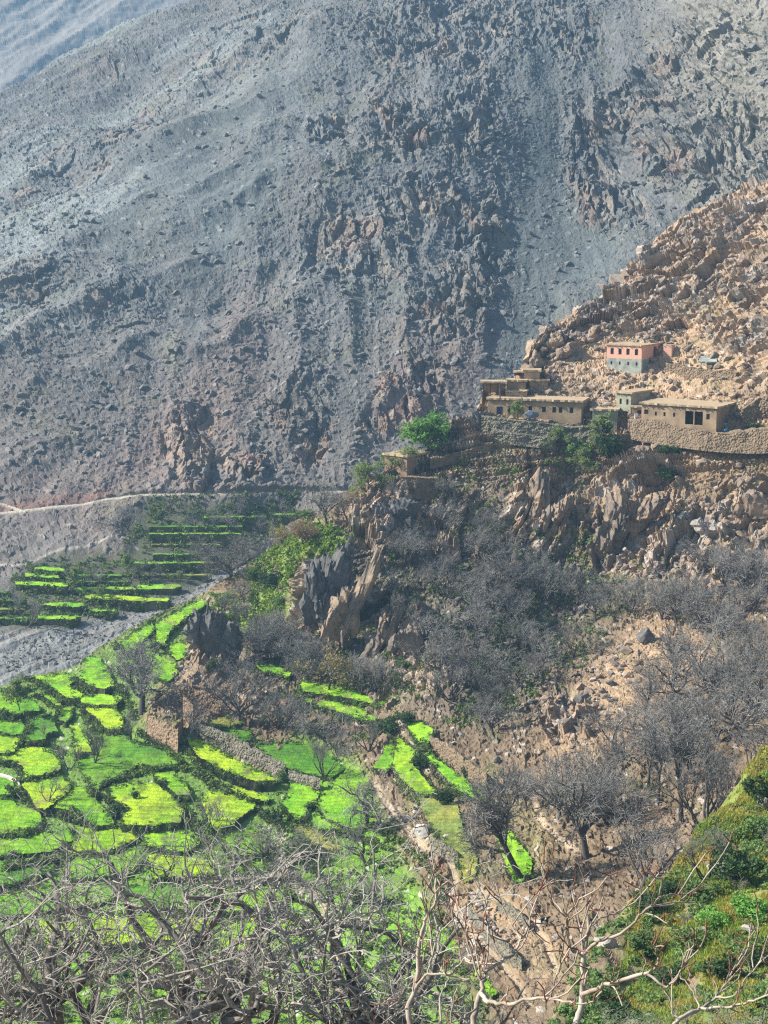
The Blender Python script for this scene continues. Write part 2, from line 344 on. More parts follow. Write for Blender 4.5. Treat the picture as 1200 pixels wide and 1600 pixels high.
tag(mesh_np('far_ridge', P, grid_quads(*x.shape), M['ground_far'], col=c), kind='structure')

# ---- sheet B: the spur with the village, the cliffs below it and the valley fields
rockB = Mask(blobs=[(500,930,48,70,0,1),(545,960,28,60,20,1),(600,960,40,50,30,.9),(640,1010,40,60,0,.8),(335,1010,40,50,0,1),(850,800,60,70,15,1),(800,850,40,60,20,.8),(960,810,60,90,20,1),(1010,740,60,50,-20,.9),(1020,830,60,80,20,1),(1110,830,60,40,-40,.9),(1170,800,50,60,0,.8),
   (640,790,80,40,0,.8),(720,830,60,50,0,.7),(620,850,60,40,0,.6),(690,730,50,25,-20,.5),(730,690,40,25,0,.8),(740,660,30,30,0,.9),(700,670,25,20,0,.8),(860,530,40,40,-30,1),(920,490,60,40,-30,1),(1000,450,90,50,-35,1),(1100,400,90,60,-35,1),(1160,330,80,40,-30,.9),(1180,430,50,60,0,.9),(1050,500,90,25,-30,.7),(840,590,30,30,0,.9),
   (890,1120,40,45,-20,.8),(650,1060,50,40,0,.7),(600,1060,30,60,0,.6),(1160,520,60,40,0,.8),(1180,600,30,30,0,.6),(1150,880,80,40,-30,.7),(1090,880,60,30,-30,.6),(380,960,60,30,0,.4),(570,800,40,30,0,.6)])
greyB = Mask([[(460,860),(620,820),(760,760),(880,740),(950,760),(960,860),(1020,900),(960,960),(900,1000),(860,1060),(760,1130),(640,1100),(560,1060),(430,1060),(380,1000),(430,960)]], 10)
dirtB = Mask([[(830,1210),(880,1110),(950,1040),(1000,985),(1080,975),(1130,990),(1050,1060),(980,1130),(900,1200)],[(1060,900),(1200,840),(1400,760),(1400,880),(1120,960)],[(720,1390),(780,1390),(860,1450),(900,1520),(830,1560),(740,1460)],
   [(800,560),(900,500),(1000,520),(1300,560),(1300,700),(1100,760),(1000,700),(900,700),(760,700),(740,650)]], 6)
fieldB = Mask([[(-520,1060),(60,1058),(130,1030),(190,990),(300,935),(330,930),(300,985),(250,1070),(215,1100),(225,1140),(300,1160),(430,1220),(470,1140),(560,1200),(600,1290),(660,1400),(700,1500),(760,1600),(760,1800),(-520,1800)]], 3)
meadow = Mask([[(395,1165),(450,1150),(520,1180),(590,1200),(600,1290),(660,1380),(700,1470),(700,1600),(-300,1700),(-300,1360),(150,1350),(420,1330),(480,1290),(430,1220)]], 4)
mossB = Mask([[(470,810),(520,820),(545,850),(520,870),(470,870),(450,960),(420,950),(385,910),(390,885),(440,850)],[(320,940),(420,930),(450,960),(380,990),(320,970)]], 3)
redB = Mask([[(280,1020),(320,1000),(330,1060),(380,1090),(380,1120),(300,1160),(225,1140),(220,1090)],[(840,600),(960,600),(960,640),(840,630)]], 3)
dryB = Mask([[(640,1140),(700,1150),(760,1220),(860,1300),(860,1380),(760,1420),(720,1380),(650,1300),(660,1240)],[(560,880),(680,870),(680,930),(600,990),(560,950)]], 5)
PATHS_B = [[(585,1225),(610,1262),(640,1300),(668,1328),(705,1350),(712,1378),(703,1410),(718,1440),(745,1470),(775,1500),(800,1530),(830,1570)],
   [(740,1398),(790,1412),(820,1440),(850,1470),(870,1520)],[(830,1240),(850,1290),(900,1330)],[(660,700),(720,690),(790,665),(850,690)]]
FOOT_B = [(418,1320),(435,1345),(470,1375),(500,1400),(512,1440),(530,1500)]
U, V, P = sheet_grid(DB, B_SKY, 1790, (-60, 1260, 1.45), 9, 800, 44, -520, 1740, fade=22, back_slope=.8, pw=1.0)
Nn = normals(P)
x, y, z = P[..., 0], P[..., 1], P[..., 2]; bx0 = x; by0 = y
fl = z*1.3 + y*.55
ga = np.radians(90-(36+30*sstep(620, 760, V)))         # the beds of rock dip up to the right: flat above the village, steep below it
q0 = x + 2.5*fbm(x/6, fl/6, 203, 3); q1 = fl + 2.5*fbm(x/6, fl/6, 233, 3)
wx = q0*np.cos(ga)-q1*np.sin(ga); wl = q0*np.sin(ga)+q1*np.cos(ga)
fm = fieldB(U, V)
rk = np.clip(rockB(U, V)*1.05 + .5*fbm(wx/6, wl/9, 205, 4), 0, 1)*(1-fm); dt = dirtB(U, V)
h1, e1, r1 = facets(wx/3.6, wl/6.5, 251, 1.2); h2, e2, r2 = facets(wx/1.5, wl/2.4, 252, 1.2); h3, e3, r3 = facets(x/.62, fl/.7, 253, 1.4)
hs, es, rs = facets(wx/1.3, wl/6.0, 254, 1.2)
h0, e0, r0 = facets(wx/8.5, wl/17, 250, 1.0)
disp = (1-fm)*(1.7*(ridged(wx/14, wl/30, 241, 3)-.5) + rk*(3.6*h0*sstep(640, 720, V) + 2.0*h1 + .9*hs + .8*h2) + .38*h2*(1-rk)*(1-.6*dt*sstep(800, 900, V)) + .24*h3*(1-.35*dt) + sstep(.92, 1, r2)*.5*(1-dt*sstep(800, 900, V))) + fm*(.25*fbm(x/3, y/3, 266, 4)+.1*h3)
pm = np.zeros(U.shape)
for pl in PATHS_B: pm = np.maximum(pm, lineband(pl, 9, U, V))
pm = np.maximum(pm, lineband(FOOT_B, 10, U, V))
disp *= 1-.75*sstep(.1, .7, pm)
edge = np.ones(U.shape); 
P = P + Nn*disp[..., None]
PB, UB, VB = P, U, V
shape = x.shape
n1 = fbm(wx/9, wl/12, 281, 5); n2 = fbm(x/1.5, fl/1.5, 282, 4)
c = np.broadcast_to(np.array([.205, .15, .095]), shape+(3,)).copy()
c = mixc(c, (.29, .215, .145), sstep(0, .3, fbm(wx/7, wl/9, 283, 4))*.7)
c = mixc(c, (.42, .29, .175), dt*.75)
c = mixc(c, (.47, .33, .215), (1-sstep(520, 700, V))*sstep(780, 850, U)*.85)
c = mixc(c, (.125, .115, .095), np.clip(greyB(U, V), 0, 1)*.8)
c = mixc(c, (.36, .265, .185), sstep(.15, .7, rk)*.8)
c = mixc(c, (.17, .15, .14), sstep(.3, .8, rk)*sstep(.5, .2, r1)*.6)
c = mixc(c, (.42, .38, .34), sstep(.3, .8, rk)*sstep(.72, .85, r2)*.6)
c = mixc(c, (.26, .19, .13), redB(U, V)*.85)
c = mixc(c, (.27, .25, .10), dryB(U, V)*.6*sstep(-.12, .1, n1))
c = mixc(c, (.16, .17, .07), sstep(.05, .22, fbm(x/5, fl/5, 288, 4))*(1-rk)*.55*(1-.6*dt))
c = mixc(c, (.20, .28, .05), mossB(U, V)*sstep(-.15, .1, n2+n1))
c = mixc(c, (.15, .27, .045), fm*.9)
c = mixc(c, (.17, .33, .035), np.clip(fm*meadow(U, V), 0, 1)*sstep(-.3, .02, n1+.5*n2)*.95)
c = mixc(c, (.50, .46, .42), sstep(.95, .975, r3)*.6)
c = mixc(c, (.42, .33, .23), sstep(.25, .8, pm)*.9)
c = c*(1+.4*n1[..., None]+.4*n2[..., None])*(1+.25*(r3-.5))[..., None]
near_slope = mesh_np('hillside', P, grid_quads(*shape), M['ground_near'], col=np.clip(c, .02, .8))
tag(near_slope, kind='structure')

# ---- sheet D: the grassy bank on the viewer's side
U, V, P = sheet_grid(DD, D_SKY, 2860, (560, 1260, 2.2), 12, 420, 12, -520, 1740, fade=14, back_slope=.7, pw=1.7)
Nn = normals(P); x, y, z = P[..., 0], P[..., 1], P[..., 2]; fl = z*1.2+y*.6
h2, e2, r2 = facets(x/1.3, fl/1.6, 352, 1.3)
rkd = sstep(.1, .3, fbm(x/4, fl/4, 303, 4))
P = P + Nn*(2.4*fbm(x/5, fl/5, 341, 4) + .8*fbm(x/1.6, fl/1.6, 342, 3) + .5*rkd*h2 + .15*h2)[..., None]
PD, UD, VD = P, U, V
n1 = fbm(x/3.5, fl/3.5, 381, 4); n2 = fbm(x/.8, fl/.8, 382, 3); n3 = fbm(x/2.2, fl/2.2, 383, 4)
c = np.broadcast_to(np.array([.25, .28, .07]), x.shape+(3,)).copy()
c = mixc(c, (.27, .24, .07), sstep(.0, .2, n1)); c = mixc(c, (.075, .13, .035), sstep(-.03, -.2, n1))
c = mixc(c, (.26, .195, .125), np.clip(sstep(.0, .14, n3)*.9 + 1-sstep(930, 1040, U-.1*(V-1500)), 0, 1)); c = mixc(c, (.36, .30, .22), sstep(.75, .95, rkd)*sstep(.6, .7, r2)); c = c*(1+.7*n2[..., None])
tag(mesh_np('grass_bank', P, grid_quads(*x.shape), M['ground_near'], col=np.clip(c, .02, .8)), kind='structure')
#@@OBJECTS
# ------------------------------------------------------------------ placing things on the ground
def loc(u, v, s='B'):
    P, U, V = {'A': (PA, UA, VA), 'B': (PB, UB, VB), 'D': (PD, UD, VD)}[s]
    j = int(np.clip(np.searchsorted(U[-1], u), 0, U.shape[1]-1)); col = V[:, j]
    k0 = 44 if s == 'B' else (14 if s == 'A' else 12)
    i = k0 + int(np.clip(np.searchsorted(col[k0:], v), 0, len(col)-k0-1)); return Vector(P[i, j])
def locn(u, v, s='B'):
    """the same for arrays; returns points"""
    P, U, V = {'A': (PA, UA, VA), 'B': (PB, UB, VB), 'D': (PD, UD, VD)}[s]
    k0 = 44 if s == 'B' else (14 if s == 'A' else 12)
    j = np.clip(np.searchsorted(U[-1], u), 0, U.shape[1]-1)
    a = V[k0, j]; b = V[-1, j]; n = V.shape[0]-k0
    t = np.clip((v-a)/(b-a), 0, 1)**(1/1.7 if s == 'D' else 1.0)
    i = k0 + np.clip((t*(n-1)).astype(int), 0, n-1); return P[i, j]

# ------------------------------------------------------------------ materials of things
M['crop'] = material('young_wheat', attr=True, noise=.30, nscale=1.6, bump=1.0, bscale=2.6, bdist=.30)
M['bank'] = material('overgrown_bank', (.08, .11, .045), base2=(.19, .17, .11), mscale=.9, noise=.4, nscale=4, bump=1, bscale=3, bdist=.3)
M['dry_stone'] = material('dry_stone', (.25, .225, .18), base2=(.17, .16, .11), mscale=1.2, noise=.4, nscale=6, bump=1.0, bscale=3.2, bdist=.25, vor=True)
M['rubble_wall'] = material('village_stone', (.27, .20, .13), base2=(.21, .155, .105), mscale=.8, noise=.35, nscale=6, bump=1.0, bscale=2.6, bdist=.25, vor=True)
M['bark'] = material('grey_bark', (.085, .078, .07), noise=.4, nscale=3, obj_var=.25)
M['twig'] = material('grey_twigs', (.225, .215, .20), noise=.3, nscale=2, obj_var=.25)
M['bark_pale'] = material('pale_grey_bark', (.24, .22, .19), base2=(.14, .125, .11), mscale=2, noise=.35, nscale=8, bump=.5, bscale=12, bdist=.03)
M['bark_dark'] = material('dark_bark', (.07, .062, .055), noise=.4, nscale=3)
M['twig_pale'] = material('pale_twigs', (.35, .325, .28), noise=.35, nscale=3, obj_var=.15)
M['fig_bark'] = material('pale_fig_bark', (.50, .43, .35), base2=(.30, .24, .19), mscale=5, noise=.2, nscale=20, bump=.4, bscale=30, bdist=.01)
M['fig_tip'] = material('red_brown_twigs', (.22, .10, .07), noise=.3, nscale=12)
M['leaf_green'] = material('fresh_leaves', (.20, .40, .08), noise=.4, nscale=1.2, sss=.35, obj_var=.12)
M['leaf_pale'] = material('pale_leaves', (.26, .34, .11), noise=.35, nscale=1.2, sss=.35, obj_var=.12)
M['leaf_dark'] = material('dark_leaves', (.06, .11, .04), noise=.45, nscale=1.5, sss=.2, obj_var=.25)
M['leaf_mid'] = material('olive_leaves', (.16, .25, .08), noise=.45, nscale=1.5, sss=.25, obj_var=.25)
M['leaf_yellow'] = material('yellow_leaves', (.55, .42, .06), noise=.3, nscale=2, sss=.3)
M['leaf_orange'] = material('rust_leaves', (.42, .20, .05), noise=.35, nscale=2, sss=.3)
M['grass_tuft'] = material('grass_tufts', (.30, .40, .07), base2=(.47, .41, .11), mscale=.25, noise=.4, nscale=1.5, sss=.3)
M['scrub'] = material('bank_scrub', (.10, .14, .055), base2=(.17, .24, .06), mscale=.2, noise=.4, nscale=1.5, sss=.2)
M['moss_tuft'] = material('yellow_green_tufts', (.26, .36, .06), base2=(.12, .22, .04), mscale=.3, noise=.35, nscale=1.5, sss=.3)
M['rock_far'] = material('mountain_blocks', (.20, .195, .185), noise=.3, nscale=1, bump=.6, bscale=2, bdist=.2)
M['rock'] = material('broken_rock', (.36, .265, .185), base2=(.20, .165, .135), mscale=.25, noise=.35, nscale=1.2, bump=.8, bscale=2.2, bdist=.2)
M['rock_pale'] = material('pale_rock', (.42, .37, .32), noise=.3, nscale=2, bump=.6, bscale=3, bdist=.1)
M['boulder_white'] = material('whitish_boulder', (.58, .55, .51), noise=.2, nscale=2, bump=.5, bscale=3, bdist=.08)
M['rock_dark'] = material('dark_rock', (.11, .11, .11), base2=(.17, .16, .15), mscale=.6, noise=.3, nscale=2, bump=.8, bscale=3, bdist=.12)
M['mud'] = material('mud_plaster', (.42, .31, .20), base2=(.30, .22, .14), mscale=.5, noise=.2, nscale=2, bump=.4, bscale=5, bdist=.05)
M['mud_brown'] = material('brown_mud_plaster', (.30, .21, .14), noise=.2, nscale=2, bump=.4, bscale=5, bdist=.05)
M['mud_roof'] = material('earth_roof', (.45, .34, .22), noise=.15, nscale=2, bump=.4, bscale=4, bdist=.05)
M['greenish'] = material('grey_green_render', (.36, .37, .27), base2=(.29, .29, .22), mscale=.7, noise=.18, nscale=3, bump=.3, bscale=6, bdist=.03)
M['pink'] = material('salmon_render', (.72, .42, .31), noise=.08, nscale=2, bump=.2, bscale=6, bdist=.02)
M['cement'] = material('grey_cement', (.40, .43, .36), base2=(.27, .28, .26), mscale=.8, noise=.15, nscale=3, bump=.3, bscale=6, bdist=.02)
M['white'] = material('white_render', (.72, .68, .60), noise=.08, nscale=3)
M['dark_wood'] = material('dark_wood', (.07, .045, .03), noise=.3, nscale=6)
M['red_door'] = material('red_brown_door', (.16, .05, .035), noise=.2, nscale=6)
M['blue_door'] = material('blue_painted_door', (.03, .08, .22), noise=.2, nscale=6)
M['pane'] = material('dark_pane', (.02, .022, .028), rough=.25, spec=.5)
M['pole'] = material('weathered_pole', (.13, .10, .075), noise=.3, nscale=4)
M['wire'] = material('cable', (.30, .28, .25))
M['ruin'] = material('red_earth_wall', (.30, .21, .14), base2=(.25, .18, .12), mscale=.7, noise=.3, nscale=3, bump=1, bscale=2.5, bdist=.2, vor=True)
M['cloth_dark'] = material('dark_clothes', (.02, .022, .03)); M['skin'] = material('skin', (.35, .2, .13)); M['cloth_white'] = material('white_cloth', (.75, .74, .74)); M['cloth_pink'] = material('pink_cloth', (.55, .25, .32))
M['blue_tarp'] = material('blue_tarpaulin', (.03, .25, .55), rough=.5); M['grey_tarp'] = material('grey_blue_tarpaulin', (.16, .2, .26), rough=.6, bump=.5, bscale=3)
M['fur_black'] = material('black_fur', (.012, .011, .011)); M['fur_white'] = material('white_fur', (.75, .73, .70))

# ------------------------------------------------------------------ fields: level plots cut into the slope, each with its bank
GREENS = {'y': (.38, .56, .025), 'g': (.23, .46, .022), 'd': (.14, .32, .025), 'o': (.32, .33, .07), 'b': (.29, .55, .025)}
def base_height(D, u, Y, v0):
    """height of the smooth ground under pixel column u at distance Y (searched near row v0)"""
    vs = v0[..., None] + np.arange(-60, 120, 3.)
    Ds = D(np.broadcast_to(u[..., None], vs.shape), vs)
    k = np.abs(Ds-Y[..., None]).argmin(-1); vv = np.take_along_axis(vs, k[..., None], -1)[..., 0]
    return ray(u, vv, Y)[..., 2]
FIELDS = []; EDGE_PTS = []
def field(poly, tone, label, sheet='B', follow=.45, wall='bank', lift=.35, step=1.5, wallmin=.5):
    D = DB if sheet == 'B' else DA
    if sheet == 'B':
        pc = np.array(poly, float); cc_ = pc.mean(0); sp_ = pc.max(0)-pc.min(0); g_ = 1+np.minimum(.14, 2.6/sp_); poly = [tuple(p) for p in (cc_+(pc-cc_)*g_)]
    pl = np.array(poly, float); u0, v0 = pl.min(0)-2; u1, v1 = pl.max(0)+2
    sv = step if sheet == 'B' else .7
    us = np.arange(u0, u1+step, step); vs = np.arange(v0, v1+sv, sv); U, V = np.meshgrid(us, vs)
    sd_ = (abs(hash(label)) % 97) if False else len(label)*7
    jag = 1.9 if sheet == 'B' else .7
    inside = inpoly(U+jag*2*fbm(U/9, V/5, 401+sd_, 3), V+jag*fbm(U/9, V/5, 402+sd_, 3), poly)
    n = inside.shape; ci = inside[:-1, :-1] & inside[1:, 1:] & inside[1:, :-1] & inside[:-1, 1:]
    if ci.sum() < 3: return None
    i_far = pl[:, 1].argmin(); uf, vf = pl[i_far]
    fm_ = inside.nonzero(); zf = ray(uf, vf, float(D(uf, vf)))[2] + lift
    base = ray(U, V, D(U, V)); zt = base[..., 2]*follow + zf*(1-follow) + (lift*follow)
    # a smooth plane through those heights, met by each pixel's ray
    A = np.stack([base[..., 0][inside], base[..., 1][inside], np.ones(inside.sum())], -1)
    co, *_ = np.linalg.lstsq(A, zt[inside], rcond=None)
    if follow >= .99: co = None
    r = ray(U, V, np.full(U.shape, 1000.)); dx, dz = r[..., 0]/1000, (r[..., 2]-CZ)/1000
    if co is not None: Y = (co[2]-CZ)/(dz-co[0]*dx-co[1])
    else: Y = D(U, V) - lift/np.abs(dz)*.6
    P = ray(U, V, Y); x, y = P[..., 0], P[..., 1]
    row = np.sin((y*.93+x*.2 + 1.2*fbm(x/6, y/6, 411, 2))*5.2)
    P[..., 2] += .22*fbm(x/1.6, y/1.6, 421, 3) + .05*row
    cc = np.array(GREENS[tone]); m = fbm(x/5, y/5, 431, 4)
    c = mixc(np.broadcast_to(cc, n+(3,)), cc*np.array([.55, .78, .9]), sstep(-.1, .25, m)*.8)
    c = mixc(c, cc*np.array([1.25, 1.06, 1.]), sstep(.05, .3, -m)*.6)
    c = mixc(c, (.07, .13, .03), sstep(.08, .22, fbm(x/2.2, y/3.2, 435+sd_, 4))*.5)
    c = mixc(c, (.24, .20, .10), sstep(.2, .3, fbm(x/3, y/3, 437+sd_, 3))*.6)
    c = c*(1+.7*fbm(x/.7, y/1.6, 441, 3)[..., None])*(1-.22*(row[..., None] > .55))
    used = np.zeros(n, bool); ii, jj = ci.nonzero()
    for a, b in ((0, 0), (0, 1), (1, 0), (1, 1)): used[ii+a, jj+b] = True
    idx = np.full(n, -1); idx[used] = np.arange(used.sum())
    Q = np.stack([idx[ii, jj], idx[ii+1, jj], idx[ii+1, jj+1], idx[ii, jj+1]], -1)
    o = mesh_np('field', P[used], Q, M['crop'], col=np.clip(c[used], .01, .8)); tag(o, label, kind='structure')
    # the bank below its open edges
    E = []; cp = np.pad(ci, 1)
    for (di, dj, e0, e1) in ((-1, 0, (0, 0), (0, 1)), (1, 0, (1, 1), (1, 0)), (0, -1, (1, 0), (0, 0)), (0, 1, (0, 1), (1, 1))):
        k = ci & ~cp[1+di:cp.shape[0]-1+di, 1+dj:cp.shape[1]-1+dj]; a, b = k.nonzero()
        E.append(np.stack([idx[a+e0[0], b+e0[1]], idx[a+e1[0], b+e1[1]]], -1))
    E = np.concatenate(E); Pt = P[used]; Uu = U[used]; Vu = V[used]
    ids = np.unique(E); mp = np.full(len(Pt), -1); mp[ids] = np.arange(len(ids)); top = Pt[ids]
    zb = base_height(D, Uu[ids], top[:, 1], Vu[ids])
    depth = np.clip(top[:, 2]-zb+.6, wallmin, 6.0)
    L = 5; rings = []
    for k in range(L):
        f = k/(L-1); q = top.copy(); q[:, 2] -= depth*f
        off = (.15+.5*f)*depth*.18 + .35*fbm(q[:, 0]/.8, q[:, 1]/.8+q[:, 2]/.6, 451, 3)*(k > 0)
        q[:, 1] -= off; rings.append(q)
    m = len(ids); e = mp[E]; Qw = np.concatenate([np.stack([e[:, 0]+k*m, e[:, 1]+k*m, e[:, 1]+(k+1)*m, e[:, 0]+(k+1)*m], -1) for k in range(L-1)])
    w = mesh_np('terrace_wall', np.concatenate(rings), Qw, M['dry_stone' if wall == 'stone' else 'bank'], parent=o)
    # the near edges take the growth that hangs over the bank
    near = depth > .9
    EDGE_PTS.append((top[near], depth[near], wall, sheet))
    FIELDS.append((poly, P, inside, us, vs, sheet))
    return o
def onfield(u, v):
    for (poly, P, ins, us, vs, sh) in reversed(FIELDS):
        if us[0] <= u <= us[-1] and vs[0] <= v <= vs[-1] and bool(inpoly(np.array(u), np.array(v), poly)):
            return Vector(P[min(int((v-vs[0])/(vs[1]-vs[0])), len(vs)-1), min(int((u-us[0])/(us[1]-us[0])), len(us)-1)])
    return None

FT = [
 ([(-60,922),(14,923),(18,926),(-60,926)],'d','dark terrace step at the left edge, topmost one'),
 ([(-60,935),(40,936),(44,939),(-60,939)],'d','dark terrace step at the left edge, second from the top'),
 ([(-60,949),(38,950),(42,953),(-60,953)],'o','dull terrace step at the left edge, third from the top'),
 ([(-60,963),(46,964),(50,967),(-60,967)],'d','dark terrace step at the left edge, lowest one'),
 ([(205,888),(328,887),(328,889),(205,889)],'d','dark terrace step between the long green line and the pale one'),
 ([(120,897),(190,897),(192,900),(120,900)],'d','short dark terrace step left of the yellow topped poplar'),
 ([(110,908),(200,907),(202,909.5),(110,910)],'d','dark terrace step just above the thin green strip'),
 ([(53,885),(100,887),(101,893),(54,890)],'b','short bright strip on the far bank, topmost of the three at its left end'),
 ([(38,895),(92,898),(93,903),(38,901)],'b','short bright strip on the far bank, middle of the three at its left end'),
 ([(23,908),(80,909),(108,911),(106,917),(60,915),(23,913)],'b','short bright strip on the far bank, lowest of the three at its left end'),
 ([(62,940),(128,941),(135,946),(120,949),(62,945)],'b','green strip on the far bank beside the tall bare tree'),
 ([(58,960),(120,961),(128,963),(112,968),(58,967)],'b','lowest green strip on the far bank just above the gravel river bed'),
 ([(112,918),(212,916),(213,921),(112,922)],'g','thin green strip on the far bank left of the wide green plot'),
 ([(214,913),(280,912),(285,916),(270,920),(214,921)],'b','small wide green plot at the right end of the far bank terraces'),
 ([(132,928),(170,928),(230,933),(268,934),(262,940),(200,939),(132,935)],'y','long yellow green strip on the far bank above the gravel'),
 ([(132,950),(182,951),(184,955),(150,956)],'g','small dull green strip tapering out beside the gravel river bed'),
 ([(205,877),(335,877),(338,880),(205,881)],'g','thin long green terrace line behind the big spreading bare tree'),
 ([(195,897),(325,896),(325,899),(195,900)],'o','pale brown terrace line below the thin green one on the far bank'),
 ([(238,864),(318,864),(318,867),(238,867)],'d','short dark terrace line in the middle of the shaded far terraces'),
 ([(235,849),(345,848),(345,851),(235,852)],'o','dull pale terrace line in the shaded far terraces'),
 ([(232,832),(375,832),(378,834.5),(232,835)],'g','long bright terrace line across the shaded far terraces'),
 ([(232,821),(380,821),(380,823.5),(232,823.5)],'d','dark terrace line between the two bright ones in the shaded far terraces'),
 ([(318,806),(415,806),(416,808.5),(318,809)],'g','topmost bright terrace line below the mountain footpath'),
 ([(425,802),(480,802),(482,805),(425,805)],'o','pale topmost terrace ledge right below the mountain footpath'),
]
for (pl, t, lb) in FT: field(pl, t, lb, 'A', follow=.25, lift=.9, step=1.5, wallmin=1.6)
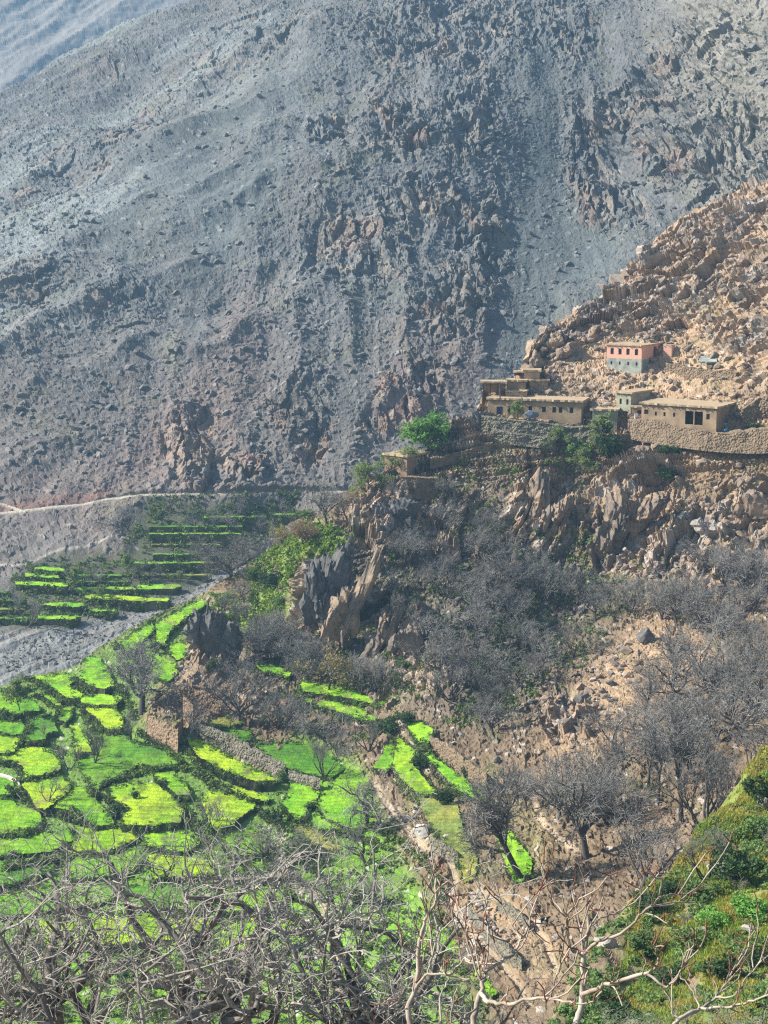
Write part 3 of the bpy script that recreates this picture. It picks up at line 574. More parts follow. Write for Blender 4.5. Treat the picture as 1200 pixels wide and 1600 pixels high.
FN = [
 ([(190,1005),(210,985),(238,975),(242,984),(225,1000),(215,1015),(198,1016)],'b','small green plot at the upper left of the knoll fields, beside the gravel',.5,'bank'),
 ([(243,975),(268,960),(297,945),(318,936),(325,943),(300,960),(278,975),(264,990),(259,1008),(246,1003),(243,990)],'b','long curving green plot climbing the knoll beside the gravel',.5,'bank'),
 ([(264,1010),(280,1000),(293,1008),(289,1025),(275,1031),(266,1020)],'b','small green plot tucked beside the dark crag on the knoll',.5,'bank'),
 ([(226,1000),(240,1004),(250,1025),(275,1036),(277,1052),(262,1064),(240,1056),(226,1026)],'g','green slope behind the big old walnut tree by the ruin',.8,'bank'),
 ([(135,1027),(157,1027),(158,1034),(166,1038),(172,1052),(178,1070),(160,1076),(140,1070),(124,1060),(131,1045)],'b','bright plot jutting up towards the gravel beside a lone bush',.4,'bank'),
 ([(45,1056),(118,1053),(119,1060),(110,1070),(130,1083),(127,1090),(105,1090),(82,1075),(60,1062)],'b','bright plot along the river bed with a hedge on its lower side',.4,'bank'),
 ([(64,1079),(82,1088),(97,1098),(93,1103),(84,1100),(70,1088)],'b','narrow bright sliver between two hedges',.5,'bank'),
 ([(128,1089),(160,1083),(180,1088),(190,1068),(198,1085),(182,1100),(150,1101),(128,1098)],'b','plain green plot left of the big old walnut crown',.5,'bank'),
 ([(-60,1086),(38,1085),(60,1102),(62,1110),(38,1112),(20,1118),(-60,1116)],'g','green plot at the left edge below the hedge by the gravel',.3,'bank'),
 ([(38,1112),(75,1113),(79,1119),(55,1123),(36,1120)],'y','small pale plot beside the thin pale leafed tree',.4,'bank'),
 ([(137,1102),(175,1100),(187,1113),(194,1125),(188,1138),(165,1138),(150,1120),(133,1110)],'y','bright yellow plot above the pollards, left of the walnut trunk',.35,'bank'),
 ([(97,1105),(114,1104),(113,1118),(102,1128),(92,1122)],'g','tiny dark green plot between hedges',.4,'bank'),
 ([(-60,1121),(28,1123),(38,1132),(36,1145),(18,1147),(-60,1130)],'g','green wedge at the left edge below a hedge',.3,'bank'),
 ([(49,1121),(82,1119),(87,1135),(93,1142),(75,1145),(70,1155),(42,1157),(40,1150)],'d','dark green plot with two thin bare saplings',.35,'bank'),
 ([(-60,1139),(12,1141),(33,1147),(31,1160),(20,1175),(-60,1180)],'y','yellow green plot at the left edge above the big rounded one',.3,'bank'),
 ([(107,1132),(122,1134),(138,1150),(146,1173),(118,1175),(117,1150)],'y','yellow plot between the two pollard clumps',.4,'bank'),
 ([(-10,1186),(10,1178),(25,1171),(50,1166),(75,1171),(93,1188),(95,1202),(72,1209),(38,1213),(36,1198),(20,1188)],'y','large rounded yellow plot below the hedged plots',.3,'bank'),
 ([(120,1178),(160,1172),(162,1142),(188,1140),(205,1156),(240,1166),(278,1176),(288,1190),(250,1199),(215,1195),(170,1222),(150,1234),(135,1215),(124,1200)],'d','wide dark green slope below the ruined wall',.95,'bank'),
 ([(-60,1214),(0,1214),(20,1222),(26,1236),(10,1242),(-60,1242)],'g','green corner at the left edge beside the white channel',.4,'bank'),
 ([(32,1226),(80,1205),(95,1211),(112,1225),(108,1236),(72,1264),(56,1262),(46,1240)],'y','yellow plot around the lone pollard stump',.45,'bank'),
 ([(80,1242),(115,1228),(142,1232),(152,1250),(168,1268),(180,1285),(150,1290),(110,1266),(84,1262)],'g','green plot right of the pollard stump',.5,'bank'),
 ([(-60,1246),(18,1247),(26,1258),(60,1266),(66,1280),(48,1300),(-60,1308)],'g','green plot at the left edge above the twiggy trees',.4,'bank'),
 ([(238,1207),(270,1208),(292,1225),(296,1241),(276,1241),(262,1229),(245,1219)],'g','green wedge between two dark hedges below the path',.4,'bank'),
 ([(165,1232),(205,1222),(240,1225),(265,1240),(286,1262),(281,1284),(240,1288),(188,1289),(198,1263),(180,1250)],'y','oval striped yellow plot with a round bush on it',.4,'bank'),
 ([(-60,1312),(60,1301),(112,1292),(120,1310),(80,1330),(-60,1340)],'g','green plot partly behind the twiggy trees at the left edge',.6,'bank'),
 ([(118,1292),(150,1293),(220,1295),(215,1312),(170,1330),(112,1332)],'y','narrow yellow green plot below the oval one, left half',.6,'bank'),
 ([(224,1295),(300,1296),(314,1318),(290,1332),(228,1322)],'b','small bright plot below the oval one, right half',.6,'bank'),
 ([(-60,1350),(50,1340),(90,1336),(80,1362),(20,1380),(-60,1392)],'d','dark green plot seen through the twigs at the left edge',.6,'bank'),
 ([(98,1340),(165,1338),(215,1326),(225,1345),(190,1368),(105,1372)],'g','green plot seen through twigs below the narrow yellow one',.6,'bank'),
 ([(232,1334),(300,1340),(330,1345),(335,1366),(240,1374)],'y','small yellow green plot seen through the twig tops',.6,'bank'),
 ([(-60,1402),(70,1385),(180,1380),(175,1408),(60,1425),(-60,1440)],'g','long green plot behind the left twiggy trees',.6,'bank'),
 ([(190,1384),(330,1378),(345,1400),(300,1420),(200,1415)],'d','dark green plot behind the central twiggy tree',.6,'bank'),
 ([(340,1385),(425,1380),(455,1392),(440,1420),(352,1424)],'g','green plot left of the channel seen through twigs',.6,'bank'),
 ([(60,1438),(220,1428),(330,1430),(320,1462),(200,1475),(70,1478)],'y','yellow green plot deep behind the twiggy trees',.6,'bank'),
 ([(350,1438),(470,1432),(480,1470),(420,1490),(345,1480)],'b','bright plot behind the right twiggy trees',.6,'bank'),
 ([(310,1123),(370,1121),(376,1131),(342,1137),(312,1133)],'o','small dry olive plot right beside the ruin',.5,'bank'),
 ([(350,1138),(392,1143),(394,1156),(366,1157),(345,1147)],'d','small dark green plot with a thin bare sapling',.6,'stone'),
 ([(398,1162),(430,1158),(480,1163),(520,1183),(540,1200),(515,1216),(484,1210),(450,1202),(420,1187)],'d','dark green slope above the long dry stone wall',.85,'stone'),
 ([(290,1152),(305,1153),(340,1170),(385,1195),(420,1209),(432,1218),(400,1220),(370,1211),(340,1199),(308,1181)],'y','long bright tapering plot above a tall overgrown wall',.5,'bank'),
 ([(505,1236),(530,1213),(570,1198),(580,1240),(590,1290),(550,1294),(510,1278),(494,1257)],'g','green slope left of the gnarled dark tree',.95,'bank'),
 ([(455,1221),(480,1228),(500,1237),(494,1252),(480,1262),(478,1275),(462,1281),(450,1266),(436,1252),(449,1242)],'b','bright pointed plot right of the tall overgrown wall',.5,'bank'),
 ([(343,1228),(375,1230),(410,1241),(426,1247),(415,1251),(393,1247),(365,1237)],'y','narrow bright ledge under the tall overgrown wall',.4,'bank'),
 ([(312,1252),(325,1236),(350,1238),(395,1252),(400,1260),(385,1270),(360,1290),(336,1298),(328,1290),(322,1270)],'y','bright rounded plot behind the many stemmed bare shrub',.4,'bank'),
 ([(350,1300),(400,1296),(422,1310),(416,1332),(370,1337),(345,1320)],'g','green plot left of the stony channel',.5,'bank'),
 ([(457,1288),(480,1290),(520,1308),(536,1325),(520,1331),(490,1321),(465,1305)],'o','dull olive plot with a leaning sapling',.6,'bank'),
 ([(388,1034),(420,1036),(456,1050),(450,1056),(410,1048)],'b','small bright terrace among bare trees right of the crag',.4,'bank'),
 ([(470,1064),(540,1070),(606,1092),(602,1104),(540,1090),(474,1080)],'b','upper of two bright strips under the bare trees',.3,'bank'),
 ([(476,1086),(560,1104),(602,1120),(596,1132),(540,1116),(480,1098)],'b','lower of two bright strips under the bare trees',.3,'bank'),
 ([(372,976),(385,968),(406,980),(400,989),(376,988)],'y','mossy yellow ledge on top of the dark crag',.4,'bank'),
 ([(630,1125),(655,1127),(676,1138),(672,1158),(655,1159),(640,1141)],'b','topmost of the bright terraces beside the brown slope',.5,'bank'),
 ([(655,1168),(672,1170),(682,1185),(712,1205),(738,1225),(763,1245),(770,1258),(755,1254),(732,1244),(708,1228),(688,1208),(668,1188)],'b','narrow bright terrace running down beside the brown slope',.6,'stone'),
 ([(622,1150),(640,1164),(650,1175),(646,1195),(656,1205),(671,1225),(685,1236),(668,1240),(650,1238),(625,1215),(614,1195),(618,1172)],'y','wide yellow green terrace, middle one beside the brown slope',.5,'stone'),
 ([(595,1161),(616,1161),(618,1172),(612,1195),(605,1203),(582,1198),(586,1190),(600,1175)],'b','small bright plot left of the wide yellow green terrace',.4,'stone'),
 ([(652,1241),(690,1239),(716,1256),(722,1290),(746,1338),(742,1371),(724,1379),(716,1340),(690,1312),(664,1276)],'o','olive yellow strip above the white boulder',.6,'stone'),
 ([(765,1272),(800,1300),(815,1320),(832,1342),(830,1364),(812,1380),(800,1374),(788,1345),(776,1310)],'b','bright strip under the dark leaning tree',.6,'stone'),
 ([(688,1448),(706,1454),(722,1490),(762,1520),(778,1552),(765,1557),(738,1531),(708,1502),(688,1477)],'b','bright strip left of the stony path near the bottom',.6,'bank'),
]
for (pl, t, lb, fo, wl_) in FN: field(pl, t, lb, 'B', follow=fo, wall=wl_, lift=(.9 if pl[0][0] > 580 else .35))

# ------------------------------------------------------------------ leaf, tuft and rock meshes
def leaf_quads(C, size, rng, flat=.5, asp=1.6):
    """one small folded-looking quad per centre"""
    n = len(C); a = rng.normal(size=(n, 3)); a /= np.linalg.norm(a, axis=1, keepdims=True)
    b = rng.normal(size=(n, 3)); b[:, 2] *= flat; b -= a*(a*b).sum(1, keepdims=True); b /= np.linalg.norm(b, axis=1, keepdims=True)
    s = (size*rng.uniform(.6, 1.3, n))[:, None]; a = a*s*.5*asp; b = b*s*.5
    V = np.stack([C-a, C+b*.9-a*.1, C+a, C-b*.9+a*.1], 1).reshape(-1, 3)
    return V, np.arange(4*n).reshape(-1, 4)
def clump_points(rng, n, w, h, lobes=9):
    """points filling an uneven bush shape w wide and h tall standing on z=0"""
    L = rng.normal(size=(lobes, 3))*np.array([.26, .26, .2]); L[:, 2] = np.abs(L[:, 2])+.35+.12*rng.normal(size=lobes); r = rng.uniform(.16, .34, lobes)
    k = rng.integers(0, lobes, n); d = rng.normal(size=(n, 3)); d /= np.linalg.norm(d, axis=1, keepdims=True)
    p = L[k] + d*(r[k]*rng.uniform(.55, 1.08, n)**.6)[:, None]
    p[:, 2] = np.clip(p[:, 2], .02, None); return p*np.array([w, w, h])
def tufts(P, h, rng, blades=7, w=.05, lean=.5):
    """grass tufts of upright blades at points P; h per point"""
    n = len(P); C = np.repeat(P, blades, 0); H = np.repeat(h, blades)*rng.uniform(.5, 1.1, n*blades)
    a = rng.uniform(0, 6.28, n*blades); r = np.repeat(h, blades)*.35*rng.uniform(0, 1, n*blades)
    C = C + np.stack([np.cos(a)*r, np.sin(a)*r, -.05+0*r], -1)
    t = C + np.stack([np.cos(a)*H*lean*rng.uniform(0, 1, n*blades), np.sin(a)*H*lean*.8, H], -1)
    s = np.stack([-np.sin(a+1), np.cos(a+1), 0*a], -1)*(w*np.repeat(h, blades)/.4)[:, None]
    V = np.stack([C-s, C+s, t+s*.25, t-s*.25], 1).reshape(-1, 3); return V, np.arange(4*n*blades).reshape(-1, 4)
def ico(sub):
    import bmesh
    bm = bmesh.new(); bmesh.ops.create_icosphere(bm, subdivisions=sub, radius=1)
    V = np.array([v.co[:] for v in bm.verts]); T = np.array([[v.index for v in f.verts] for f in bm.faces]); bm.free(); return V, T
ICO = {k: ico(k) for k in (1, 2, 3, 4, 5)}
def rock_shape(rng, sub, planes=14, rough=.0, sharp=1.):
    V, T = ICO[sub]; n = rng.normal(size=(planes, 3)); n /= np.linalg.norm(n, axis=1, keepdims=True); d = rng.uniform(.5, 1.0, planes)
    dt_ = V@n.T; r = np.where(dt_ > .05, d/np.maximum(dt_, .05), 9).min(1); r = np.minimum(r, 1.35)
    P = V*r[:, None]
    if rough:
        q = P*3+rng.uniform(0, 50, 3); nn = fbm(q[:, 0]+q[:, 2], q[:, 1]-q[:, 2]*.7, 3, 4)+fbm(q[:, 1]*2.2, q[:, 2]*2.2+q[:, 0], 5, 3)*.6
        P = P*(1+rough*nn)[:, None]
    return P, T

# ------------------------------------------------------------------ trees
def tube_batch(paths):
    """paths: list of (points K,n,3; radii K,n; sides) -> one vertex/quad set"""
    VV = []; QQ = []; off = 0
    for P, R, s in paths:
        K, n, _ = P.shape; t = np.gradient(P, axis=1); t /= np.linalg.norm(t, axis=-1, keepdims=True)+1e-9
        ref = np.where(np.abs(t[:, :1, 2:3]) > .9, np.array([1., 0, 0]), np.array([0, 0, 1.])); a = np.cross(t, ref); a /= np.linalg.norm(a, axis=-1, keepdims=True)+1e-9; b = np.cross(t, a)
        an = np.arange(s)*2*math.pi/s
        V = P[:, :, None]+R[:, :, None, None]*(np.cos(an)[:, None]*a[:, :, None]+np.sin(an)[:, None]*b[:, :, None])
        VV.append(V.reshape(-1, 3)); i = np.arange(K*n*s).reshape(K, n, s); j = np.roll(i, -1, 2)
        QQ.append(np.stack([i[:, :-1], j[:, :-1], j[:, 1:], i[:, 1:]], -1).reshape(-1, 4)+off); off += K*n*s
    return np.concatenate(VV), np.concatenate(QQ)
def unit(a): return a/(np.linalg.norm(a, axis=-1, keepdims=True)+1e-9)
def grow_paths(rng, start, d, L, r0, r1, n, wob, up):
    K = len(start); P = [start]; dd = d.copy()
    for k in range(n-1):
        dd = unit(dd + wob*rng.normal(size=(K, 3)) + np.array([0, 0, up])); P.append(P[-1]+dd*(L/(n-1))[:, None])
    P = np.stack(P, 1); t = np.linspace(0, 1, n); R = r0[:, None]*(1-t)+r1[:, None]*t; return P, R
def make_skeleton(seed, H=10., trunk=.22, limbs=6, kids=(6, 6, 5), spread=.9, wob=.22, up=.06, ratio=.62, trunk_r=.034, lean=(0, 0), nstem=1, twig_r=.022):
    rng = np.random.default_rng(seed); out = []
    st = np.zeros((nstem, 3)); d = unit(np.stack([np.full(nstem, lean[0]), np.full(nstem, lean[1]), np.ones(nstem)], -1) + (.45 if nstem > 1 else .08)*rng.normal(size=(nstem, 3))*[1, 1, .2])
    if nstem > 1: st[:, :2] = rng.normal(size=(nstem, 2))*.03*H
    st[:, 2] = -.06*H; TL = H*trunk*(1 if nstem == 1 else 1.6)
    P, R = grow_paths(rng, st, d, np.full(nstem, TL+.06*H), np.full(nstem, trunk_r*H*(1 if nstem == 1 else .55)), np.full(nstem, trunk_r*H*(.72 if nstem == 1 else .4)), 6, .07, .02); out.append((P, R, 8))
    # flare at the foot
    R[:, 0] *= 1.5; R[:, 1] *= 1.1
    nl = limbs; src = rng.integers(0, nstem, nl); tt = rng.uniform(.62, 1., nl); tt[:nstem] = 1.; src[:nstem] = np.arange(nstem)[:nl]
    cur = (P, R); L = H*(1-trunk)*.62
    per = [nl]+list(kids); lv_L = [L, L*ratio, L*ratio**2, L*ratio**3*.95]
    for lv, k in enumerate(per):
        Pp, Rp = cur; K = Pp.shape[0]; n = Pp.shape[1]
        if lv == 0: s_i = src; t_i = tt
        else:
            s_i = np.repeat(np.arange(K), k); t_i = np.tile(np.linspace(.3, 1., k), K)+rng.uniform(-.08, .08, K*k); t_i = np.clip(t_i, .15, 1.)
        q = t_i*(n-1); i0 = np.clip(q.astype(int), 0, n-2); f = (q-i0)[:, None]
        base = Pp[s_i, i0]*(1-f)+Pp[s_i, i0+1]*f; rb = Rp[s_i, i0]*(1-f[:, 0])+Rp[s_i, i0+1]*f[:, 0]
        pd = unit(Pp[s_i, i0+1]-Pp[s_i, i0]); m = len(s_i)
        side = rng.normal(size=(m, 3)); side -= pd*(side*pd).sum(-1, keepdims=True); side = unit(side)
        if lv == 0:
            ang = np.arange(m)*2.4+rng.uniform(0, .7, m); side = np.stack([np.cos(ang), np.sin(ang), 0*ang+.1], -1)
        sp = spread*rng.uniform(.55, 1.15, m)*(1. if lv else 1.0); cont = (t_i > .93)&(lv > 0); sp = np.where(cont, sp*.35, sp)
        dd = unit(pd+side*sp[:, None]); Ln = lv_L[lv]*rng.uniform(.6, 1.15, m)*(1-.35*(t_i*(lv > 0)))
        r0 = np.minimum(rb*.72, lv_L[lv]*.055); r1 = np.full(m, twig_r*H/10*.9) if lv >= 2 else r0*.35
        r0 = np.maximum(r0, r1*1.1)
        P2, R2 = grow_paths(rng, base, dd, Ln, r0, r1, (7, 6, 5, 4)[lv], wob*(1+.25*lv), up); out.append((P2, R2, (6, 4, 3, 3)[lv])); cur = (P2, R2)
    return out, rng
def make_tree(name, seed, H=10., bark='bark', twigs='twig', leaf=None, nleaf=0, leafsize=.3, **kw):
    out, rng = make_skeleton(seed, H, **kw)
    zt = np.percentile(np.concatenate([o_[0].reshape(-1, 3)[:, 2] for o_ in out]), 99.5); out = [(P_*(H/zt), R_, s_) for P_, R_, s_ in out]
    root = empty(name, (0, 0, 0))
    V, Q = tube_batch(out[:2]); mesh_np('trunk', V, Q, M[bark], parent=root, smooth=True)
    V, Q = tube_batch(out[2:]); cr_ = mesh_np('crown', V, Q, M[twigs], parent=root)
    if leaf:
        Pt = out[-1][0].reshape(-1, 3); C = Pt[rng.integers(0, len(Pt), nleaf)]+rng.normal(size=(nleaf, 3))*.12*H/10
        V, Q = leaf_quads(C, leafsize, rng); mesh_np('foliage', V, Q, M[leaf], parent=root)
    root['H'] = H; return root
PROTO = {
 'round1': dict(seed=1, limbs=7, kids=(6, 5, 3), spread=.95), 'round2': dict(seed=2, limbs=6, kids=(6, 5, 3), spread=1.05, trunk=.18, lean=(-.15, 0)),
 'round3': dict(seed=3, limbs=6, kids=(5, 5, 3), spread=.85, trunk=.26, lean=(.2, 0)), 'round4': dict(seed=4, limbs=8, kids=(5, 4, 3), spread=1., nstem=3, trunk=.14),
 'wide': dict(seed=5, limbs=9, kids=(8, 7, 5), spread=1.25, trunk=.16, up=.03, trunk_r=.036), 'old': dict(seed=6, limbs=7, kids=(7, 7, 6), spread=1.0, trunk=.27, wob=.28, trunk_r=.045),
 'lean': dict(seed=7, limbs=9, kids=(7, 6, 4), spread=.75, trunk=.35, lean=(-.38, 0), trunk_r=.03, bark='bark_dark'), 'stems': dict(seed=8, limbs=12, kids=(5, 5, 3), spread=.45, nstem=7, trunk=.25, up=.16),
 'tall': dict(seed=9, limbs=8, kids=(5, 5, 3), spread=.6, trunk=.4, up=.1, trunk_r=.022), 'gnarl': dict(seed=10, limbs=7, kids=(6, 6, 4), spread=1.1, trunk=.2, wob=.42, bark='bark_dark', trunk_r=.05),
 'poll': dict(seed=12, limbs=14, kids=(4, 4, 3), spread=.5, nstem=3, trunk=.35, up=.2, trunk_r=.035), 'sap': dict(seed=13, limbs=5, kids=(4, 3, 2), spread=.4, trunk=.5, up=.12, trunk_r=.012),
 'yel': dict(seed=14, limbs=8, kids=(6, 5, 4), spread=.8, leaf='leaf_yellow', nleaf=900, leafsize=.3), 'rust': dict(seed=15, limbs=8, kids=(6, 6, 4), spread=.9, leaf='leaf_orange', nleaf=1300, leafsize=.26),
 'popl': dict(seed=16, limbs=8, kids=(5, 5, 3), spread=.35, trunk=.4, up=.2, trunk_r=.014, leaf='leaf_pale', nleaf=1800, leafsize=.32), 'green': dict(seed=17, limbs=10, kids=(7, 6, 4), spread=.95, trunk=.12, leaf='leaf_green', nleaf=9000, leafsize=.42),
 'pale': dict(seed=18, limbs=9, kids=(6, 6, 4), spread=.8, nstem=4, trunk=.15, leaf='leaf_pale', nleaf=4000, leafsize=.36), 'near1': dict(seed=21, limbs=7, kids=(5, 4, 3), spread=.95, wob=.30, bark='bark_pale', twigs='twig_pale', trunk=.25, twig_r=.0105),
 'near2': dict(seed=22, limbs=7, kids=(5, 4, 3), spread=.85, wob=.30, bark='bark_pale', twigs='twig_pale', trunk=.22, nstem=2, twig_r=.0105), 'near3': dict(seed=23, limbs=7, kids=(5, 5, 3), spread=1.05, wob=.34, bark='bark_pale', twigs='twig_pale', trunk=.3, twig_r=.0105),
}
MADE = {}
def plant_tree(kind, P, H, label, cat='tree', name='bare_tree', group=None, rz=None, sxy=1.0):
    if kind not in MADE: o = make_tree(name, **PROTO[kind]); MADE[kind] = o
    else: o = copy_tree(MADE[kind])
    o.name = name; o.location = P; s = H/10.; o.scale = (s*sxy, s*sxy, s); o.rotation_euler = (0, 0, random.uniform(0, 6.28) if rz is None else rz)
    tag(o, label, cat, group); return o
TREES = []
def tree_px(u, v, hpx, kind, label, sheet='B', **kw):
    P = (onfield(u, v) if sheet != 'D' else None) or loc(u, v, sheet); H = hpx*P.y/F
    P = P - Vector((0, 0, .1)); TREES.append((u, v)); return plant_tree(kind, P, H, label, **kw)
T_ = tree_px
T_(222,1116,112,'old','big old bare walnut tree standing beside the ruined wall', rz=.4, sxy=1.15)
T_(362,905,72,'wide','wide spreading bare tree at the foot of the green knoll, by the gravel', sxy=1.35)
T_(820,1371,185,'lean','dark leaning bare tree rooted on the bright strip beside the path', rz=0)
T_(918,1340,185,'round1','large bare tree in the middle of the brown slope', sxy=1.0)
T_(997,1397,150,'round2','bare tree with a dark curved trunk above the grassy bank', sxy=1.0)
T_(1064,1285,205,'tall','tallest thin bare tree in the grove on the brown slope')
T_(1014,1242,150,'tall','thin bare tree at the upper left of the brown slope grove')
T_(1032,1262,130,'tall','thin bare tree just left of the tallest one in the grove')
T_(1106,1248,120,'tall','thin bare tree right of the tallest one in the grove')
T_(1100,1292,140,'stems','many stemmed bare tree below the right part of the grove')
T_(1133,1290,100,'stems','small bare tree in the grove nearest the green slope edge')
T_(1058,981,70,'round3','leaning bare tree on bare ground right of the dark lone boulder')
T_(1082,972,82,'round1','upright bare tree right beside the leaning one above the dirt slope')
T_(840,1047,66,'round3','small bare tree with a leaning trunk left of the dirt slide')
T_(1167,1038,100,'round4','dense dark bare tree at the right edge above the brown slope')
T_(1172,940,90,'round2','bare tree at the right edge below the pale rocks')
T_(574,1290,85,'gnarl','gnarled black bare tree beside the path below the bright terraces')
T_(106,1203,52,'poll','pollarded tree clump left of the yellow plot')
T_(151,1192,66,'poll','pollarded tree clump right of the yellow plot')
T_(76,1250,42,'poll','lone pollard stump tree on the yellow plot')
T_(206,1156,52,'poll','bushy pollard below the big old walnut tree')
T_(34,1121,72,'popl','thin pale leafed tree on the hedge at the left edge', name='leafy_tree')
T_(300,1146,62,'round4','dark bushy bare tree inside the ruin')
T_(352,1156,50,'sap','slender bare sapling on the small terrace right of the ruin')
T_(374,1132,95,'round2','bare tree with a curved base right of the ruin')
T_(505,1212,62,'stems','many stemmed bare shrub tree on the dark green slope')
T_(331,1302,62,'stems','many stemmed bare shrub tree below the bright rounded plot')
T_(62,1160,36,'sap','left of two thin saplings on the dark green plot')
T_(68,1160,34,'sap','right of two thin saplings on the dark green plot')
T_(474,1302,42,'sap','leaning sapling on the dull olive plot', rz=1)
T_(148,1338,70,'sap','thin tall sapling in the field left of the oval plot')
T_(511,818,76,'round1','dark bare tree standing on the crest of the green knoll')
T_(540,800,40,'round3','small bare tree right of the one on the knoll crest')
T_(468,858,54,'rust','small tree with rust coloured leaves on the knoll', name='rust_leafed_tree')
T_(440,852,36,'yel','small yellow tinged tree left of the rust coloured one', name='yellow_leafed_tree')
T_(514,1078,72,'yel','tree with fading yellow leaves above the bright strips', name='yellow_leafed_tree')
T_(668,698,54,'green','round bright green tree behind the lone hut', name='leafy_tree', sxy=1.15)
T_(640,702,26,'pale','low pale green tree just left of the round bright one', name='leafy_tree', sxy=1.6)
T_(612,712,22,'pale','low pale green tree right behind the lone hut roof', name='leafy_tree', sxy=1.8)
T_(578,778,46,'pale','pale green tree below the lone hut beside the crag', name='leafy_tree')
T_(556,790,36,'rust','russet bush tree left of the pale green one below the hut', name='rust_leafed_tree')
T_(812,668,46,'popl','slim pale green tree in front of the long beige house', name='leafy_tree')
T_(873,700,32,'pale','pale yellow green bush tree below the long beige house', name='leafy_tree')
T_(908,735,34,'pale','green bush tree left of the crag below the village', name='leafy_tree')
T_(948,692,46,'popl','tall thin leafy tree in front of the low beige house', name='leafy_tree', sxy=1.6)
T_(935,705,32,'pale','dense green bush tree just under the low beige house', name='leafy_tree')
T_(45,978,60,'poll','tall bare tree on the lowest far terrace at the left', 'A')
T_(120,924,44,'popl','yellowish leafed tree left among the far terraces', 'A', name='leafy_tree')
T_(197,905,46,'popl','yellow topped poplar in the middle of the far terraces', 'A', name='leafy_tree')
T_(215,905,38,'round4','grey bare tree beside the yellow topped poplar', 'A')
T_(152,915,34,'round4','grey bare tree between the two yellowish leafed trees', 'A')
T_(200,830,46,'round4','broad grey shrubby tree left of the shaded terraces', 'A', sxy=1.6)
T_(243,812,28,'popl','small pale green tree just under the mountain footpath', 'A', name='leafy_tree')
T_(160,934,22,'pale','small green bush tree on the long yellow green strip', 'A', name='leafy_tree')
T_(278,908,18,'pale','small green bush tree above the small wide plot', 'A', name='leafy_tree')
for (u, v, h, lb) in [(305,835,42,'pale stemmed bare tree in the shaded terraces, left one'),(340,830,44,'pale stemmed bare tree in the middle of the shaded terraces'),(352,832,34,'smaller bare tree beside the pale stemmed middle one'),(385,808,34,'bare tree on the upper shaded terraces near the footpath'),(434,805,30,'bare tree beside the pale topmost ledge'),(270,800,24,'small bare tree just below the left of the footpath'),(410,840,40,'bare tree behind the wide spreading one'),(254,905,30,'slender bare sapling on the lower shaded terraces'),(420,870,40,'bare tree just right behind the wide spreading one')]:
    T_(u, v, h, 'round3', lb, 'A')
# the thicket under the cliffs and the other bare trees: each told apart by the landmark it stands next to
LAND = [('the dark lone boulder on the slope', 1008, 995), ('the flat topped boulder pile', 912, 1082), ('the tall crag below the village', 985, 800), ('the dark cliff on the knoll', 500, 930),
        ('the pale leaning crag', 545, 960), ('the dark cleft in the cliffs', 850, 790), ('the two bright strips under the trees', 545, 1100), ('the topmost bright terrace', 655, 1140), ('the black gnarled tree', 574, 1285),
        ('the lone hut crag', 640, 800), ('the big tree on the brown slope', 918, 1290), ('the thin grove on the brown slope', 1060, 1220), ('the pale rocks at the right', 1110, 830), ('the white boulder by the path', 655, 1287), ('the ruin', 310, 1110), ('the twiggy gully between the cliffs', 780, 960)]
DIRS = ['right of', 'below right of', 'below', 'below left of', 'left of', 'above left of', 'above', 'above right of']
AUTO = []
def auto_tree(u, v, h, kind, sheet='B'): AUTO.append((u, v, h, kind, sheet))
rr = random.Random(5)
ZONES = [([(640,880),(780,862),(830,880),(880,925),(1000,950),(1010,985),(900,1040),(860,1110),(760,1160),(700,1100),(640,1020),(680,960)], 42, (46, 74)),
         ([(400,1010),(560,1010),(600,1080),(610,1110),(600,1180),(540,1190),(480,1150),(400,1130),(370,1080)], 30, (45, 75)),
         ([(960,900),(1200,880),(1230,1020),(1120,1050),(1060,990),(1000,960)], 16, (50, 80)),
         ([(980,1050),(1200,1040),(1240,1200),(1130,1230),(960,1200)], 22, (70, 120)),
         ([(840,1150),(960,1190),(960,1330),(860,1300)], 7, (70, 110)),
         ([(560,880),(680,860),(690,930),(620,990)], 8, (40, 60)),
         ([(350,930),(440,940),(440,1000),(390,1010),(330,960)], 8, (25, 45)),
         ([(680,780),(770,780),(790,860),(690,870)], 5, (35, 60)),
         ([(790,1230),(840,1250),(850,1290),(800,1270)], 3, (50, 70)),
         ([(190,1330),(560,1330),(640,1460),(200,1420)], 10, (60, 90))]
for zp, n, (h0, h1_) in ZONES:
    us = [p[0] for p in zp]; vs = [p[1] for p in zp]; got = []; tries = 0
    while len(got) < n and tries < 6000:
        tries += 1; u = rr.uniform(min(us), max(us)); v = rr.uniform(min(vs), max(vs))
        if not bool(inpoly(np.array(u), np.array(v), zp)): continue
        if any(abs(u-a) < 46 and -12 < v-b < 80 for a, b in ((1009, 1000), (915, 1084), (655, 1290), (885, 1130), (548, 990), (500, 960), (510, 1085), (575, 1100), (425, 1050))): continue
        if min([abs(u-a)+1.6*abs(v-b) for a, b in got+TREES] or [99]) < 16*(1-tries/8000): continue
        got.append((u, v)); auto_tree(u, v, rr.uniform(h0, h1_), rr.choice(['round1', 'round2', 'round3', 'round4', 'round4', 'stems']))
grp = {}
for t in AUTO:
    li = min(range(len(LAND)), key=lambda k: math.hypot(t[0]-LAND[k][1], t[1]-LAND[k][2])); dx, dy = t[0]-LAND[li][1], t[1]-LAND[li][2]
    grp.setdefault((li, int(round(math.atan2(dy, dx)/(math.pi/4))) % 8), []).append((math.hypot(dx, dy), t))
ORD = ['nearest', 'second nearest', 'third nearest', 'fourth nearest', 'fifth nearest', 'sixth nearest', 'seventh nearest', 'eighth nearest', 'ninth nearest', 'tenth nearest', 'eleventh nearest', 'twelfth nearest']
